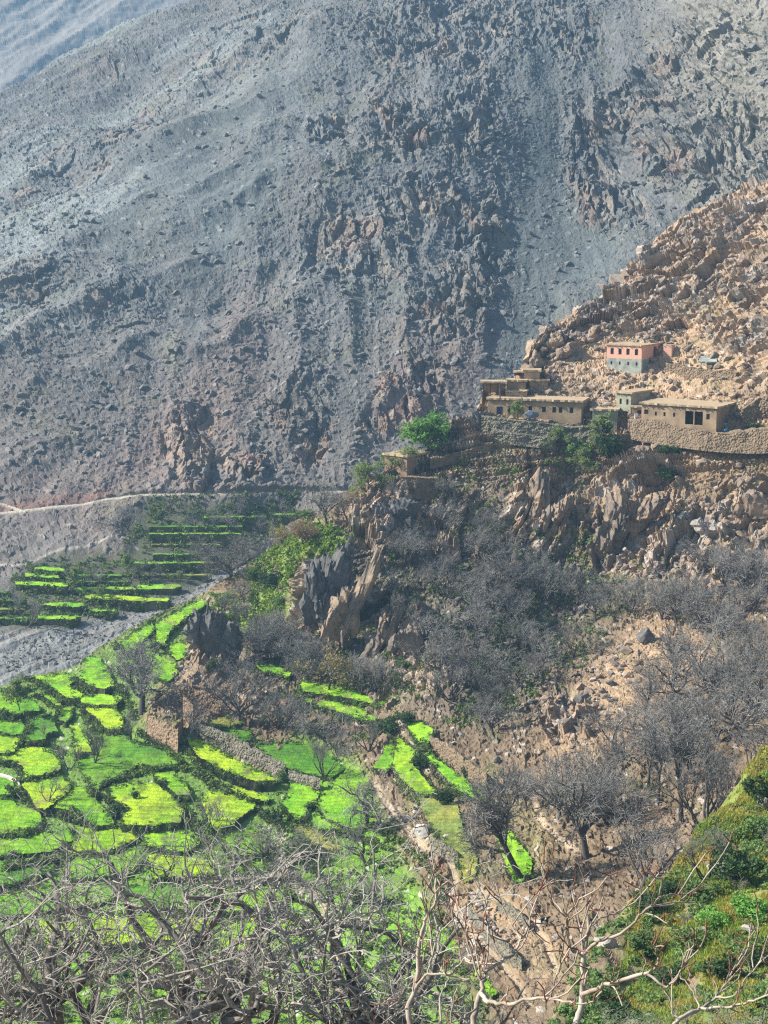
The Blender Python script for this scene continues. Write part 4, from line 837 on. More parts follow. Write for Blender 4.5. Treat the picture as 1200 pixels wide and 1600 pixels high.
for (li, di), lst in grp.items():
    lst.sort(key=lambda q: q[0])
    for k, (_, (u, v, h, kind, sh)) in enumerate(lst):
        lb = 'bare grey tree %s %s' % (DIRS[di], LAND[li][0]) + ('' if len(lst) == 1 else ', ' + ORD[min(k, 11)])
        tree_px(u, v, h, kind, lb, sh, group='bare trees on the slopes below the village', sxy=random.uniform(.9, 1.3))
# the near row at the foot of the picture
NEAR = [(-60,1730,12.3,'near1'),(30,1742,11.6,'near2'),(112,1712,12.2,'near3'),(205,1750,13,'near2'),(300,1716,13.6,'near1'),(385,1750,12.8,'near3'),(455,1722,12.6,'near2'),(540,1735,12.2,'near1'),(612,1740,11.5,'near3'),(680,1740,8.6,'near2'),(-10,1800,9,'near3'),(160,1800,9.2,'near1'),(345,1806,9.3,'near2'),(500,1800,9.,'near3'),(250,1870,7.,'near1')]
PLACE = ['leftmost of the twiggy trees along the bottom edge','second from the left of the tall twiggy trees along the bottom','third from the left of the tall twiggy trees along the bottom','fourth from the left of the tall twiggy trees along the bottom','tall twiggy tree with the thick central trunk at the bottom','sixth from the left of the tall twiggy trees along the bottom','seventh from the left of the tall twiggy trees along the bottom','eighth from the left of the tall twiggy trees along the bottom','twiggy tree at the bottom just left of the pale fig trees','lower twiggy tree behind the leftmost pale fig tree',
         'low twiggy tree in the bottom left corner','low twiggy tree at the bottom between the second and third tall ones','low twiggy tree right of the thick central trunk','low twiggy tree at the bottom under the eighth tall one','nearest low twiggy tree left of the thick central trunk']
NEAR = [(a, b, c*1.09, d) for a, b, c, d in NEAR[:10]]
for (u, v, H, k), lb in zip(NEAR, PLACE):
    plant_tree(k, loc(u, v, 'D')-Vector((0, 0, .2)), H, lb, group='twiggy trees along the bottom edge', sxy=1.1)
for i, (u, v, H) in enumerate([(760,1690,4.2),(820,1700,3.8),(880,1690,4.3),(945,1700,3.8),(1010,1695,4.),(1075,1700,3.9),(1140,1690,4.1),(1200,1700,4.2)]):
    plant_tree('near2', loc(u, v, 'D')-Vector((0, 0, .1)), H, ('bushy twig shrub at the bottom right, %s from the left' % ['first', 'second', 'third', 'fourth', 'fifth', 'sixth', 'seventh', 'last'][i]), name='twig_shrub', cat='shrub', group='twig shrubs under the fig branches', sxy=1.25)
for (u, v, h, lb) in [(1105,1375,95,'thin bare sapling on the grassy bank beside the dark bush'),(1145,1430,70,'thin bare sapling on the grassy bank, right one'),(1060,1470,60,'thin bare sapling on the lower grassy bank'),(1190,1330,60,'thin bare sapling at the right edge of the grassy bank'),(1018,1452,45,'small bare sapling near the lower left of the grassy bank')]:
    tree_px(u, v, h, 'stems' if h > 80 else 'sap', lb, 'D')

# ------------------------------------------------------------------ the pale fig trees close to the viewer: limbs traced, real depth
def fig(label, Y0, stems, seed, base_uv, ydir):
    rng = np.random.default_rng(seed); root = empty('fig_tree', tuple(loc(*base_uv, 'D'))); G = loc(*base_uv, 'D')
    limbs = []; tips = []
    for pts, r0, r1, dy in stems:
        P = []; n = len(pts)
        for k, (u, v) in enumerate(pts):
            P.append(ray(u, v, Y0 + dy[0] + (dy[1]-dy[0])*k/(n-1)))
        P = np.array(P); s = np.linspace(0, n-1, (n-1)*5+1); i0 = np.clip(s.astype(int), 0, n-2); f = (s-i0)[:, None]
        m = np.gradient(P, axis=0); h00 = 2*f**3-3*f**2+1; h10 = f**3-2*f**2+f; h01 = -2*f**3+3*f**2; h11 = f**3-f**2
        C = h00*P[i0]+h10*m[i0]*.8+h01*P[i0+1]+h11*m[i0+1]*.8
        L = np.linalg.norm(P[-1]-P[0]); C += rng.normal(size=C.shape)*.006
        R = .66*np.linspace(r0, r1, len(C))*(1+.12*rng.normal(size=len(C))*.5); limbs.append((C[None], R[None], 8)); tips.append((C, R))
    # trunk down to the ground
    C0 = limbs[0][0][0][0]; k = np.linspace(0, 1, 9)[:, None]; g = np.array(G)-[0, 0, .3]
    T = g*(1-k)+C0*k + np.array([.25, 0, 0])*np.sin(k*math.pi); limbs.append((T[None], np.linspace(limbs[0][1][0][0]*1.9, limbs[0][1][0][0], 9)[None], 10))
    V, Q = tube_batch(limbs); mesh_np('trunk', V-np.array(G), Q, M['fig_bark'], parent=root, smooth=True)
    tw = []; tw2 = []
    for C, R in tips:
        n = len(C); nk = max(2, int(n*.26)); i = rng.integers(int(n*.25), n, nk); i[0] = n-1
        d = unit(unit(C[np.clip(i, 1, None)]-C[np.clip(i, 1, None)-1])+rng.normal(size=(nk, 3))*.55+np.array([0, 0, .45])); L = rng.uniform(.18, .62, nk)
        P, RR = grow_paths(rng, C[i], d, L, np.maximum(R[i]*.5, .007), np.full(nk, .006), 6, .2, .12); tw.append((P, RR, 5))
        s_i = np.repeat(np.arange(nk), 2); t_i = rng.integers(2, 6, nk*2); b = P[s_i, t_i]; d = unit(rng.normal(size=(nk*2, 3))*.8+np.array([0, 0, .7])+unit(P[s_i, -1]-P[s_i, 0])*.5)
        P2, R2 = grow_paths(rng, b, d, rng.uniform(.06, .26, nk*2), np.full(nk*2, .0065), np.full(nk*2, .0045), 5, .22, .1); tw2.append((P2, R2, 4))
    V, Q = tube_batch(tw); V2, Q2 = tube_batch(tw2); o = mesh_np('crown', np.concatenate([V, V2])-np.array(G), np.concatenate([Q, Q2+len(V)]), M['fig_bark'], parent=root, smooth=True)
    o.data.materials.append(M['fig_tip']); o.data.polygons.foreach_set('material_index', np.array([0]*len(Q)+[1]*len(Q2), np.int32))
    tag(root, label, 'tree', 'pale fig trees close to the viewer'); return root
fig('pale smooth barked fig tree with two big arms, the middle one at the bottom', 14., [
  ([(896,1612),(906,1585),(911,1545),(912,1490),(920,1450),(914,1422)], .055, .018, (0, .5)),
  ([(911,1554),(935,1544),(962,1534),(1012,1522),(1030,1503),(1026,1488)], .035, .016, (0, -1)),
  ([(1012,1522),(1040,1542),(1060,1524),(1072,1494)], .018, .01, (-.8, -1.1)),
  ([(912,1493),(935,1470),(972,1458),(1005,1426),(1030,1403),(1035,1372)], .026, .011, (.3, -.4)),
  ([(1030,1403),(1052,1398),(1074,1396)], .012, .008, (-.4, -.2)),
  ([(920,1452),(938,1434),(956,1430)], .014, .008, (.5, .7)),
  ([(912,1497),(890,1479),(885,1450),(888,1428),(908,1402)], .02, .01, (.3, 0)),
  ([(885,1436),(866,1405),(845,1360)], .014, .008, (.1, .4))], 31, (885,1760), 0)
fig('pale fig tree with a long low arm reaching right, left of the two armed one', 13., [
  ([(735,1612),(744,1575),(752,1545),(758,1520)], .04, .026, (0, .3)),
  ([(758,1520),(785,1500),(803,1490),(815,1468),(826,1448)], .026, .011, (.3, .8)),
  ([(803,1490),(795,1478),(786,1468)], .012, .008, (.5, .6)),
  ([(815,1468),(800,1450),(794,1435)], .012, .007, (.6, 1)),
  ([(750,1552),(766,1566),(800,1567),(830,1560),(860,1560),(898,1568)], .03, .012, (.1, -1.2)),
  ([(860,1560),(866,1535),(876,1505)], .012, .007, (-.8, -1.)),
  ([(756,1530),(752,1500),(738,1475),(728,1455)], .014, .008, (.2, 1)),
  ([(744,1575),(725,1590),(705,1598)], .014, .009, (0, -.4))], 32, (732,1780), 0)
fig('slender pale fig tree leaning up right, leftmost of the fig trees', 15., [
  ([(644,1614),(637,1574),(650,1540),(655,1480),(664,1440),(680,1410),(681,1368)], .045, .014, (0, .6)),
  ([(681,1406),(698,1396),(712,1385)], .014, .008, (.5, .8)),
  ([(650,1542),(668,1522),(698,1523),(716,1508),(727,1495)], .022, .009, (.1, -.5)),
  ([(668,1522),(674,1490),(672,1450),(668,1420)], .014, .008, (0, .3)),
  ([(674,1493),(652,1480),(636,1472)], .012, .008, (0, -.3)),
  ([(637,1576),(620,1584),(608,1588)], .012, .008, (0, -.3)),
  ([(690,1612),(688,1560),(700,1530)], .02, .009, (0, 1))], 33, (640,1780), 0)
fig('pale fig tree with arms reaching up right in the bottom right corner', 14.5, [
  ([(1045,1616),(1062,1592),(1095,1576),(1118,1560),(1135,1530),(1165,1490)], .035, .01, (0, .8)),
  ([(1062,1592),(1050,1585),(1051,1574)], .014, .01, (0, .1)),
  ([(1095,1576),(1145,1572),(1178,1562),(1212,1552)], .02, .012, (.2, -.6)),
  ([(1118,1560),(1150,1555),(1165,1530),(1185,1505)], .015, .008, (.3, 0)),
  ([(1095,1576),(1080,1545),(1062,1525)], .014, .008, (.2, .6))], 34, (1040,1790), 0)

# ------------------------------------------------------------------ rock crags and boulders
def rock(name, label, uv, w, h, d, seed, tilt=0., mat='rock', sheet='B', sub=4, planes=16, sink=.25, cat=None, rough=.12, lean=0., parts=1, fwd=0.):
    rng = np.random.default_rng(seed); P = loc(uv[0], uv[1], sheet); VV = []; TT = []; off = 0
    for k in range(parts):
        V, T = rock_shape(rng, sub, planes, rough*.55)
        f = 1. if k == 0 else rng.uniform(.35, .75)
        V = V*np.array([w/2, d/2, h/2])*f
        if k: V = V + np.array([rng.uniform(-.5, .5)*w, rng.uniform(-.5, .1)*d, rng.uniform(-.45, .15)*h])
        a = math.radians(tilt+(rng.uniform(-12, 12) if k else 0)); x, z_ = V[:, 0].copy(), V[:, 2].copy(); V[:, 0] = x*math.cos(a)+z_*math.sin(a); V[:, 2] = -x*math.sin(a)+z_*math.cos(a)
        VV.append(V); TT.append(T+off); off += len(V)
    V = np.concatenate(VV); V[:, 2] += h*(.5-sink)
    # fine jointing
    q = V + np.array(P); g, e, r = facets((q[:, 0]+q[:, 1]*.7)/.9, q[:, 2]/2.2+q[:, 1]*.2, 77, 1.5); g2, e2_, r2_ = facets((q[:, 0]-q[:, 1]*.4)/2.4+q[:, 2]/9, q[:, 2]/4.5, 78, 1.2); bd = (q[:, 0]*math.cos(math.radians(tilt))-q[:, 2]*math.sin(math.radians(tilt))*.8+q[:, 1]*.5)/.95+1.2*fbm(q[:, 0]/3, q[:, 2]/3, 79, 3); V = V*(1+.09*g[:, None]+.12*g2[:, None]+.10*((bd-np.floor(bd))-.5)[:, None])
    o = mesh_np(name, V, None, M[mat], T=np.concatenate(TT)); o.location = P - Vector((0, fwd, 0)); tag(o, label, cat or ('boulder' if name == 'boulder' else 'rock')); return o
m_ = lambda px, Y: px*Y/F
rock('rock_crag', 'broad dark cliff face standing on the green knoll', (502,965), 9.0, 17, 5, 501, 8, 'rock_dark', sub=5, planes=22, sink=.2, rough=.25, parts=6, fwd=1)
rock('rock_crag', 'pale topped crag leaning left just right of the broad dark cliff', (548,1000), 5.2, 15, 4, 502, 24, 'rock', sub=5, planes=18, sink=.12, rough=.22, parts=5, fwd=1.5)
rock('rock_crag', 'slanting slab crag below the pale topped crag', (600,1000), 5.0, 9.5, 4, 503, 32, 'rock', sub=5, planes=18, sink=.2, rough=.2, parts=4, fwd=1)
rock('rock_crag', 'low crag with pale stones above the upper bright terrace', (640,1015), 5., 6.5, 3, 504, 12, 'rock', sub=4, planes=16, parts=4)
rock('rock_crag', 'dark crag with a reddish foot behind the ruin', (335,1035), 7.5, 11, 4, 505, 16, 'rock_dark', sub=5, planes=20, sink=.2, rough=.22, parts=5)
rock('rock_crag', 'small dark crag right of the mossy ledge', (420,985), 4.2, 4.8, 3, 506, 0, 'rock_dark', sub=4, parts=3)
rock('rock_crag', 'tall shadowed pillar beside the dark cleft below the village', (838,800), 5.0, 12, 4, 507, 18, 'rock', sub=5, planes=20, sink=.2, rough=.2, parts=5, fwd=1)
rock('rock_crag', 'ribbed grey crag right of the dark cleft', (872,830), 4.2, 12, 4, 508, 22, 'rock', sub=5, planes=20, sink=.2, rough=.2, parts=5, fwd=.5)
rock('rock_crag', 'tall pale ribbed crag in the middle of the cliffs', (960,840), 6.0, 15, 5, 509, 20, 'rock', sub=5, planes=22, sink=.2, rough=.22, parts=7, fwd=1)
rock('rock_crag', 'hooded crag with a hollow under it right of the tall ribbed one', (1005,820), 5.5, 9, 4, 510, 25, 'rock', sub=5, planes=18, sink=.2, rough=.22, parts=5, fwd=1)
rock('rock_crag', 'slanting pale slabs directly under the village embankment', (985,740), 4.5, 8.5, 3, 511, 40, 'rock_pale', sub=4, planes=18, sink=.25, rough=.15, parts=5)
rock('rock_crag', 'pale slabs on the slope at the right below the village', (1110,830), 6.5, 4.5, 3, 512, 50, 'rock_pale', sub=4, planes=16, parts=5)
rock('rock_crag', 'broken pale crag at the right edge of the cliffs', (1180,810), 5.5, 6.5, 3, 513, 20, 'rock', sub=4, planes=16, parts=5)
rock('rock_crag', 'reddish stack of rock where the ridge meets the upper houses', (838,572), 3.4, 6.5, 3, 514, 12, 'rock', sub=4, planes=16, parts=5)
rock('rock_crag', 'crag at the foot of the rocky ridge above the upper houses', (868,548), 5.5, 5, 4, 515, -20, 'rock', sub=4, planes=16, parts=6)
rock('rock_crag', 'dark crag on the skyline below the porch house', (745,668), 5.5, 4.5, 3, 516, 0, 'rock_dark', sub=4, planes=16, parts=5)
rock('rock_crag', 'dark crag under the lone hut', (625,812), 7, 7, 4, 517, 6, 'rock_dark', sub=4, planes=18, parts=6)
rock('rock_crag', 'overhanging brown rock in the dirt slide below the boulder pile', (890,1135), 4.8, 3.8, 2.5, 518, 40, 'rock', sub=4, planes=14, parts=3)
rock('boulder', 'dark lone boulder on the bare dirt slope', (1009,1005), 2.9, 2.9, 2.2, 521, 10, 'rock_dark', sub=3, planes=12, fwd=1)
rock('boulder', 'flat topped grey boulder on the boulder pile', (911,1090), 3.6, 2.5, 2.2, 522, 12, 'rock_dark', sub=3, planes=12, fwd=1)
rock('boulder', 'brown boulder right of the flat topped grey one', (938,1086), 1.9, 1.4, 1.3, 523, 0, 'rock', sub=3)
rock('boulder', 'dark boulder at the upper right of the boulder pile', (958,1072), 1.8, 1.2, 1.3, 524, 0, 'rock_dark', sub=3)
rock('boulder', 'big pale grey boulder beside the path', (656,1298), 3.0, 2.3, 2.0, 525, -28, 'boulder_white', sub=3, planes=11, sink=.05, fwd=2.5)
rock('boulder', 'dark boulder left of the big pale one', (637,1284), 1.9, 1.1, 1.2, 526, 0, 'rock_dark', sub=3)
rock('boulder', 'pale squarish boulder in the grass at the right edge', (1196,1262), 1.9, 2.0, 1.4, 527, -20, 'rock_pale', 'D', sub=3)
rock('boulder', 'dark upright stone at the top of the brown slope terrace', (776,1194), 1.1, 1.5, .8, 528, 0, 'rock_dark', sub=3)
rock('boulder', 'large brown block standing alone under the village embankment', (1008,712), 2.6, 2.6, 2, 529, 15, 'rock', sub=3, planes=9)
rock('boulder', 'dark stone slab on the dirt slope below the lone boulder', (1052,1036), 1.2, .8, .8, 530, 0, 'rock_dark', sub=3)
for k, (u, v, s) in enumerate([(1012,1394,.9),(1095,1460,1.),(1172,1455,1.2),(945,1490,1.5),(1120,1365,1.3),(1060,1432,.7)]):
    rock('boulder', ['pale stone in the upper grassy bank','pale stone in the middle of the grassy bank','flat pale stone at the right of the grassy bank','pale rock ledge at the left end of the grassy bank','weathered rock beside the dark bush on the bank','small pale stone beside the lower sapling'][k], (u, v), s*1.4, s*.7, s, 540+k, 10, 'rock_pale', 'D', sub=3)

# loose stones: thousands, nobody could count them
def stones(name, label, zones, n, smin, smax, sheet, mat, seed):
    rng = np.random.default_rng(seed); pts = []
    for (poly, wgt) in zones:
        pl = np.array(poly); k = int(n*wgt); u = rng.uniform(pl[:, 0].min(), pl[:, 0].max(), k*3); v = rng.uniform(pl[:, 1].min(), pl[:, 1].max(), k*3)
        m = inpoly(u, v, poly)&(vnoise(u/22, v/16, 7)+.35*vnoise(u/6, v/6, 8) > .55); pts.append(np.stack([u[m], v[m]], -1)[:k])
    uv = np.concatenate(pts); P = locn(uv[:, 0], uv[:, 1], sheet); m = len(P)
    shapes = [rock_shape(rng, 1, 9) for _ in range(10)]; VV = []; TT = []; off = 0
    sz = smin+(smax-smin)*rng.uniform(0, 1, m)**3.5; an = rng.uniform(0, 6.28, m); tl = rng.normal(0, .3, m)
    for i in range(m):
        V, T = shapes[i % 10]; c, s = math.cos(an[i]), math.sin(an[i]); q = V*np.array([sz[i]*.62, sz[i]*.45, sz[i]*.38])
        q = np.stack([q[:, 0]*c-q[:, 1]*s, q[:, 0]*s+q[:, 1]*c, q[:, 2]+q[:, 0]*tl[i]], -1)+P[i]+[0, 0, sz[i]*.12]; VV.append(q); TT.append(T+off); off += len(q)
    o = mesh_np(name, np.concatenate(VV), None, M[mat], T=np.concatenate(TT)); tag(o, label, kind='stuff'); return o
stones('scattered_stones', 'loose brown stones scattered over the village slope', [([(760,700),(850,540),(1000,430),(1230,300),(1230,660),(1000,660),(960,700)], .45), ([(960,700),(1230,720),(1230,1000),(1000,980),(960,900)], .2), ([(800,1100),(1000,1000),(1000,1080),(900,1200)], .05)], 4200, .25, 2.0, 'B', 'rock', 601)
stones('slope_pebbles', 'small stones strewn over the brown slope', [([(800,1100),(1000,1000),(1230,960),(1230,1200),(1100,1300),(980,1400),(860,1600),(760,1500),(700,1400),(850,1250)], 1.)], 5000, .15, .75, 'B', 'rock', 606)
stones('wall_rubble', 'loose rubble spilling down the village embankment', [([(975,660),(1100,676),(1230,664),(1230,735),(1100,716),(975,700)], .6), ([(750,655),(930,672),(930,700),(750,690)], .25), ([(610,745),(700,740),(760,700),(700,790),(610,790)], .15)], 2600, .2, 1.0, 'B', 'rock', 607)
stones('pale_stones', 'loose pale stones among the rocks and along the paths', [([(600,900),(760,840),(1200,760),(1200,900),(900,1100),(700,1300),(620,1300)], .5), ([(600,1210),(700,1300),(800,1500),(760,1560),(700,1420),(590,1260)], .3), ([(800,560),(1000,430),(1230,300),(1230,640),(900,640)], .2)], 1300, .2, 1.3, 'B', 'rock_pale', 602)
stones('river_stones', 'pale boulders lying on the gravel river bed', [([(-40,1000),(120,970),(330,905),(420,880),(330,935),(200,985),(120,1035),(-40,1060)], 1.)], 1400, .2, 1.0, 'A', 'rock_far', 603)
stones('channel_stones', 'grey stones heaped along the dry channel between the fields', [([(405,1290),(440,1290),(470,1340),(520,1400),(540,1500),(490,1500),(450,1400),(330,1390),(330,1370),(420,1360)], 1.)], 1500, .25, .9, 'B', 'rock_pale', 604)
stones('mountain_stones', 'grey blocks lying on the mountain scree', [([(-30,300),(500,0),(1230,0),(1230,280),(960,430),(820,560),(600,760),(-30,780)], 1.)], 3500, .5, 2.6, 'A', 'rock_far', 605)

# ------------------------------------------------------------------ bushes, hedges and grass
BUSH = {}
def bush(u, v, wpx, hpx, kind, label, sheet='B', group=None):
    P = (onfield(u, v) if sheet == 'B' else None) or loc(u, v, sheet); w = m_(wpx, P.y); h = m_(hpx, P.y)
    key = (kind, len(BUSH) % 3 if (kind, 2) not in BUSH else random.randrange(3))
    for k in range(3):
        if (kind, k) not in BUSH: key = (kind, k); break
    else: key = (kind, random.randrange(3))
    if key not in BUSH:
        rng = np.random.default_rng(700+len(BUSH)); C = clump_points(rng, 1500, 1, 1, 11); V, Q = leaf_quads(C, .075, rng)
        r = empty('bush', (0, 0, 0)); mesh_np('foliage', V, Q, M[kind], parent=r)
        K = 12; P_, R_ = grow_paths(rng, np.zeros((K, 3))-[0, 0, .08], unit(rng.normal(size=(K, 3))*[.5, .5, 0]+[0, 0, 1]), rng.uniform(.5, .8, K), np.full(K, .018), np.full(K, .006), 5, .15, .0); V, Q = tube_batch([(P_, R_, 4)]); mesh_np('stems', V, Q, M['bark'], parent=r); BUSH[key] = r; o = r
    else: o = copy_tree(BUSH[key])
    o.location = P-Vector((0, 0, .05*h)); o.scale = (w, w, h); o.rotation_euler = (0, 0, random.uniform(0, 6.28)); tag(o, label, 'bush', group); return o
for (u, v, w, h, k, lb) in [(212,1248,13,14,'leaf_dark','round dark bush standing on the oval yellow plot'),(185,1277,34,28,'leaf_dark','wide dark bush at the left end of the oval plot'),(240,1018,14,18,'leaf_dark','dark round bush on the curving knoll plot'),(235,975,12,8,'leaf_dark','low dark bush beside the gravel above the knoll plot'),
   (335,1053,24,22,'leaf_dark','round dark green bush at the foot of the dark crag'),(368,1010,30,24,'leaf_dark','dark green bush right of the crag behind the ruin'),(430,915,46,30,'leaf_dark','large dark green bush on the left of the knoll'),(402,905,30,26,'leaf_mid','olive green bush left of the large dark one'),(437,945,22,20,'leaf_mid','green bush under the mossy ledge of the knoll'),(360,935,18,12,'leaf_green','small bright green bush at the left foot of the knoll'),
   (485,1265,16,16,'leaf_dark','bush at the tip of the bright pointed plot'),(440,1222,18,20,'leaf_mid','brownish bush at the right end of the tall wall'),(430,1288,26,30,'leaf_dark','dark bush on the stony channel bank'),(480,1345,50,34,'leaf_mid','long bush on the right bank of the stony channel'),
   (730,1215,22,26,'leaf_dark','dark bush at the right of the narrow bright terrace'),(657,1200,22,24,'leaf_dark','dark bush between the wide and the narrow bright terraces'),(695,1255,26,26,'leaf_dark','dark bush below the wide bright terrace'),(640,1128,26,22,'leaf_dark','dark bush behind the topmost bright terrace'),(760,1240,22,24,'leaf_mid','olive bush right of the narrow terrace'),(605,1150,36,30,'leaf_dark','big dark bush left of the topmost bright terrace'),
   (1045,712,30,14,'leaf_dark','dark green bush on the ledge below the village embankment'),(1040,750,34,22,'leaf_dark','dark green bush in the hollow under the brown block'),(905,712,34,30,'leaf_mid','green bush on the cliff left of the slanting slabs'),(950,715,40,40,'leaf_dark','dark bush under the low beige house'),(1180,668,22,12,'leaf_dark','small dark bush at the right end of the embankment'),
   (632,1045,24,14,'leaf_mid','green bush on the low crag with pale stones'),(475,790,24,14,'leaf_mid','low green bush left of the tree on the knoll crest')]:
    bush(u, v, w, h, k, lb)
for (u, v, w, h, k, lb) in [(1150,1380,62,60,'leaf_dark','large dark bush in the middle of the grassy bank'),(1100,1410,50,36,'leaf_mid','green bush below the large dark one'),(1050,1400,40,30,'leaf_dark','dark bush at the upper left of the grassy bank'),(1192,1262,50,60,'leaf_dark','dark green bush at the top of the bank by the pale boulder'),(1180,1300,44,36,'leaf_mid','green bush under the pale squarish boulder'),(1080,1480,50,40,'leaf_mid','green bush in the middle of the lower bank'),(1130,1530,60,44,'leaf_dark','dark bush above the bottom right fig branches'),(1190,1500,50,40,'leaf_dark','dark bush at the right edge of the lower bank'),(1010,1430,40,34,'leaf_dark','dark bush at the left edge of the grassy bank'),(1000,1500,50,36,'leaf_mid','green bush at the lower left of the grassy bank'),(1045,1540,54,36,'leaf_dark','dark bush above the fig arms at the bottom'),(1165,1440,56,40,'leaf_green','fresh green bush on the right of the grassy bank'),(930,1560,54,34,'leaf_mid','olive bush behind the middle fig trunk'),(1120,1450,44,30,'leaf_green','fresh green bush in the centre of the grassy bank'),(970,1590,60,36,'leaf_dark','dark bush low behind the fig arms'),(1195,1580,60,40,'leaf_mid','olive bush in the bottom right corner')]:
    bush(u, v, w, h, k, lb, 'D')
def scrub(name, label, P, h, mat, seed, n_each=26, leaf=.16, kind='leaf'):
    rng = np.random.default_rng(seed); m = len(P)
    if kind == 'tuft': V, Q = tufts(P, h, rng, n_each, .045)
    else:
        C = np.repeat(P, n_each, 0); H = np.repeat(h, n_each); d = rng.normal(size=(m*n_each, 3)); d = unit(d)*(rng.uniform(.3, 1, m*n_each)**.5)[:, None]
        C = C + d*np.stack([H*.75, H*.75, H*.6], -1); C[:, 2] += .35*H; V, Q = leaf_quads(C, leaf, rng)
        V = V.reshape(-1, 4, 3); c0 = V.mean(1, keepdims=True); V = (c0+(V-c0)*(.5+.8*H/h.mean())[:, None, None]).reshape(-1, 3)
    o = mesh_np(name, V, Q, M[mat]); tag(o, label, kind='stuff'); return o
rng = np.random.default_rng(77)
eB = [e for e in EDGE_PTS if e[3] == 'B']; eA = [e for e in EDGE_PTS if e[3] == 'A']
def edge_sample(E, frac, rng, drop=.8):
    P = np.concatenate([e[0] for e in E]); D_ = np.concatenate([e[1] for e in E]); m = (rng.uniform(size=len(P)) < frac)&(vnoise(P[:, 0]/4, P[:, 1]/4, 5) > .3)
    P = P[m].copy(); D_ = D_[m]; P[:, 2] -= rng.uniform(0, drop, len(P))*D_; P[:, 1] -= rng.uniform(0, .7, len(P)); P += rng.normal(size=P.shape)*[.3, .3, .05]; return P
Pe = edge_sample(eB, .34, rng); scrub('hedge_growth', 'dark green scrub covering the terrace walls', Pe, rng.uniform(.25, .7, len(Pe)), 'scrub', 801, 24, .16)
Pe = edge_sample(eB, .22, rng, .3); scrub('wall_grass', 'pale olive grass hanging over the terrace edges', Pe, rng.uniform(.3, .7, len(Pe)), 'leaf_mid', 802, 18, .16)
Pe = edge_sample(eA, .6, rng, 1.); scrub('far_hedge_growth', 'dark scrub on the far terrace banks', Pe, rng.uniform(.4, 1.1, len(Pe)), 'scrub', 803, 16, .28)
def zone_points(zones, n, sheet, rng, thr=.5, sc=20):
    out = []
    for poly, w in zones:
        pl = np.array(poly); k = int(n*w); u = rng.uniform(pl[:, 0].min(), pl[:, 0].max(), k*4); v = rng.uniform(pl[:, 1].min(), pl[:, 1].max(), k*4)
        m = inpoly(u, v, poly)&(vnoise(u/sc, v/sc*1.3, 3)*.7+.3*vnoise(u/5, v/5, 4) > thr); out.append(np.stack([u[m], v[m]], -1)[:k])
    q = np.concatenate(out); return locn(q[:, 0], q[:, 1], sheet), q
# hedges drawn along the field edges of the photograph
HEDGES = [[(40,1062),(70,1078),(100,1098),(125,1105)],[(52,1085),(75,1100),(95,1110),(90,1125)],[(0,1118),(30,1118),(40,1124),(48,1140),(38,1155),(24,1170)],[(126,1105),(135,1130),(150,1148),(155,1165)],[(0,1080),(30,1082),(45,1078)],[(45,1160),(70,1164),(90,1170),(100,1180)],[(0,1192),(25,1200),(34,1214),(28,1225)],[(10,1232),(28,1245),(48,1262)],
  [(72,1268),(95,1276),(125,1288)],[(140,1240),(165,1250),(178,1262)],[(160,1228),(195,1215),(235,1205),(255,1200),(290,1205)],[(250,1222),(270,1240),(285,1256),(300,1280)],[(215,1145),(235,1160),(270,1180),(290,1200)],[(285,1160),(300,1190),(320,1215),(330,1235)],[(300,1280),(310,1300),(325,1320)],[(185,1292),(240,1292),(285,1290)],[(110,1265),(130,1280)],[(180,1065),(200,1100),(210,1130)],[(112,1060),(122,1075),(135,1082)],
  [(600,1300),(640,1330),(675,1365),(690,1400),(690,1450)],[(395,1260),(420,1285),(450,1300)],[(440,1330),(480,1350),(505,1380)],[(660,1160),(665,1190),(700,1235),(740,1262)],[(540,1120),(600,1140),(625,1125)],[(180,1012),(205,1025),(225,1045)],[(0,1360),(60,1350),(110,1340)],[(0,1310),(60,1300)],[(300,1205),(350,1235),(400,1255)],[(500,1300),(560,1310),(610,1330)]]
hp = []
for l in HEDGES:
    for (a, b) in zip(l[:-1], l[1:]):
        n = int(math.hypot(a[0]-b[0], a[1]-b[1])*.5)+1
        for k in range(n):
            t = rng.uniform(); hp.append((a[0]+(b[0]-a[0])*t+rng.normal()*2., a[1]+(b[1]-a[1])*t+rng.normal()*1.4))
HP = []
for (u, v) in hp:
    q = onfield(u, v) or loc(u, v, 'B'); HP.append(q[:])
HP = np.array(HP); scrub('hedge', 'low dark hedges of scrub along the edges of the valley fields', HP, rng.uniform(.35, 1.1, len(HP)), 'scrub', 804, 34, .19)
P_, q = zone_points([([(395,1290),(600,1290),(720,1500),(760,1600),(-40,1600),(-40,1400),(300,1400)], 1.)], 2600, 'B', rng, .5); scrub('meadow_scrub', 'low green growth in the rough meadow', P_, rng.uniform(.25, .8, len(P_)), 'scrub', 805, 16, .2)
P_, q = zone_points([([(600,870),(760,800),(1000,870),(1000,960),(860,1100),(700,1140),(600,1060)], .6), ([(380,940),(640,940),(640,1180),(400,1130)], .3), ([(600,740),(760,690),(960,720),(700,820)], .1)], 2600, 'B', rng, .5); scrub('slope_scrub', 'sparse dark scrub on the slope below the cliffs', P_, rng.uniform(.3, .9, len(P_)), 'scrub', 806, 14, .22)
P_, q = zone_points([([(385,880),(470,810),(545,830),(540,870),(470,870),(440,960),(385,940)], .7), ([(330,930),(440,940),(440,990),(330,975)], .3)], 1700, 'B', rng, .35, 12); scrub('knoll_growth', 'bright yellow green plants covering the knoll', P_, rng.uniform(.3, .7, len(P_)), 'moss_tuft', 807, 18, .22)
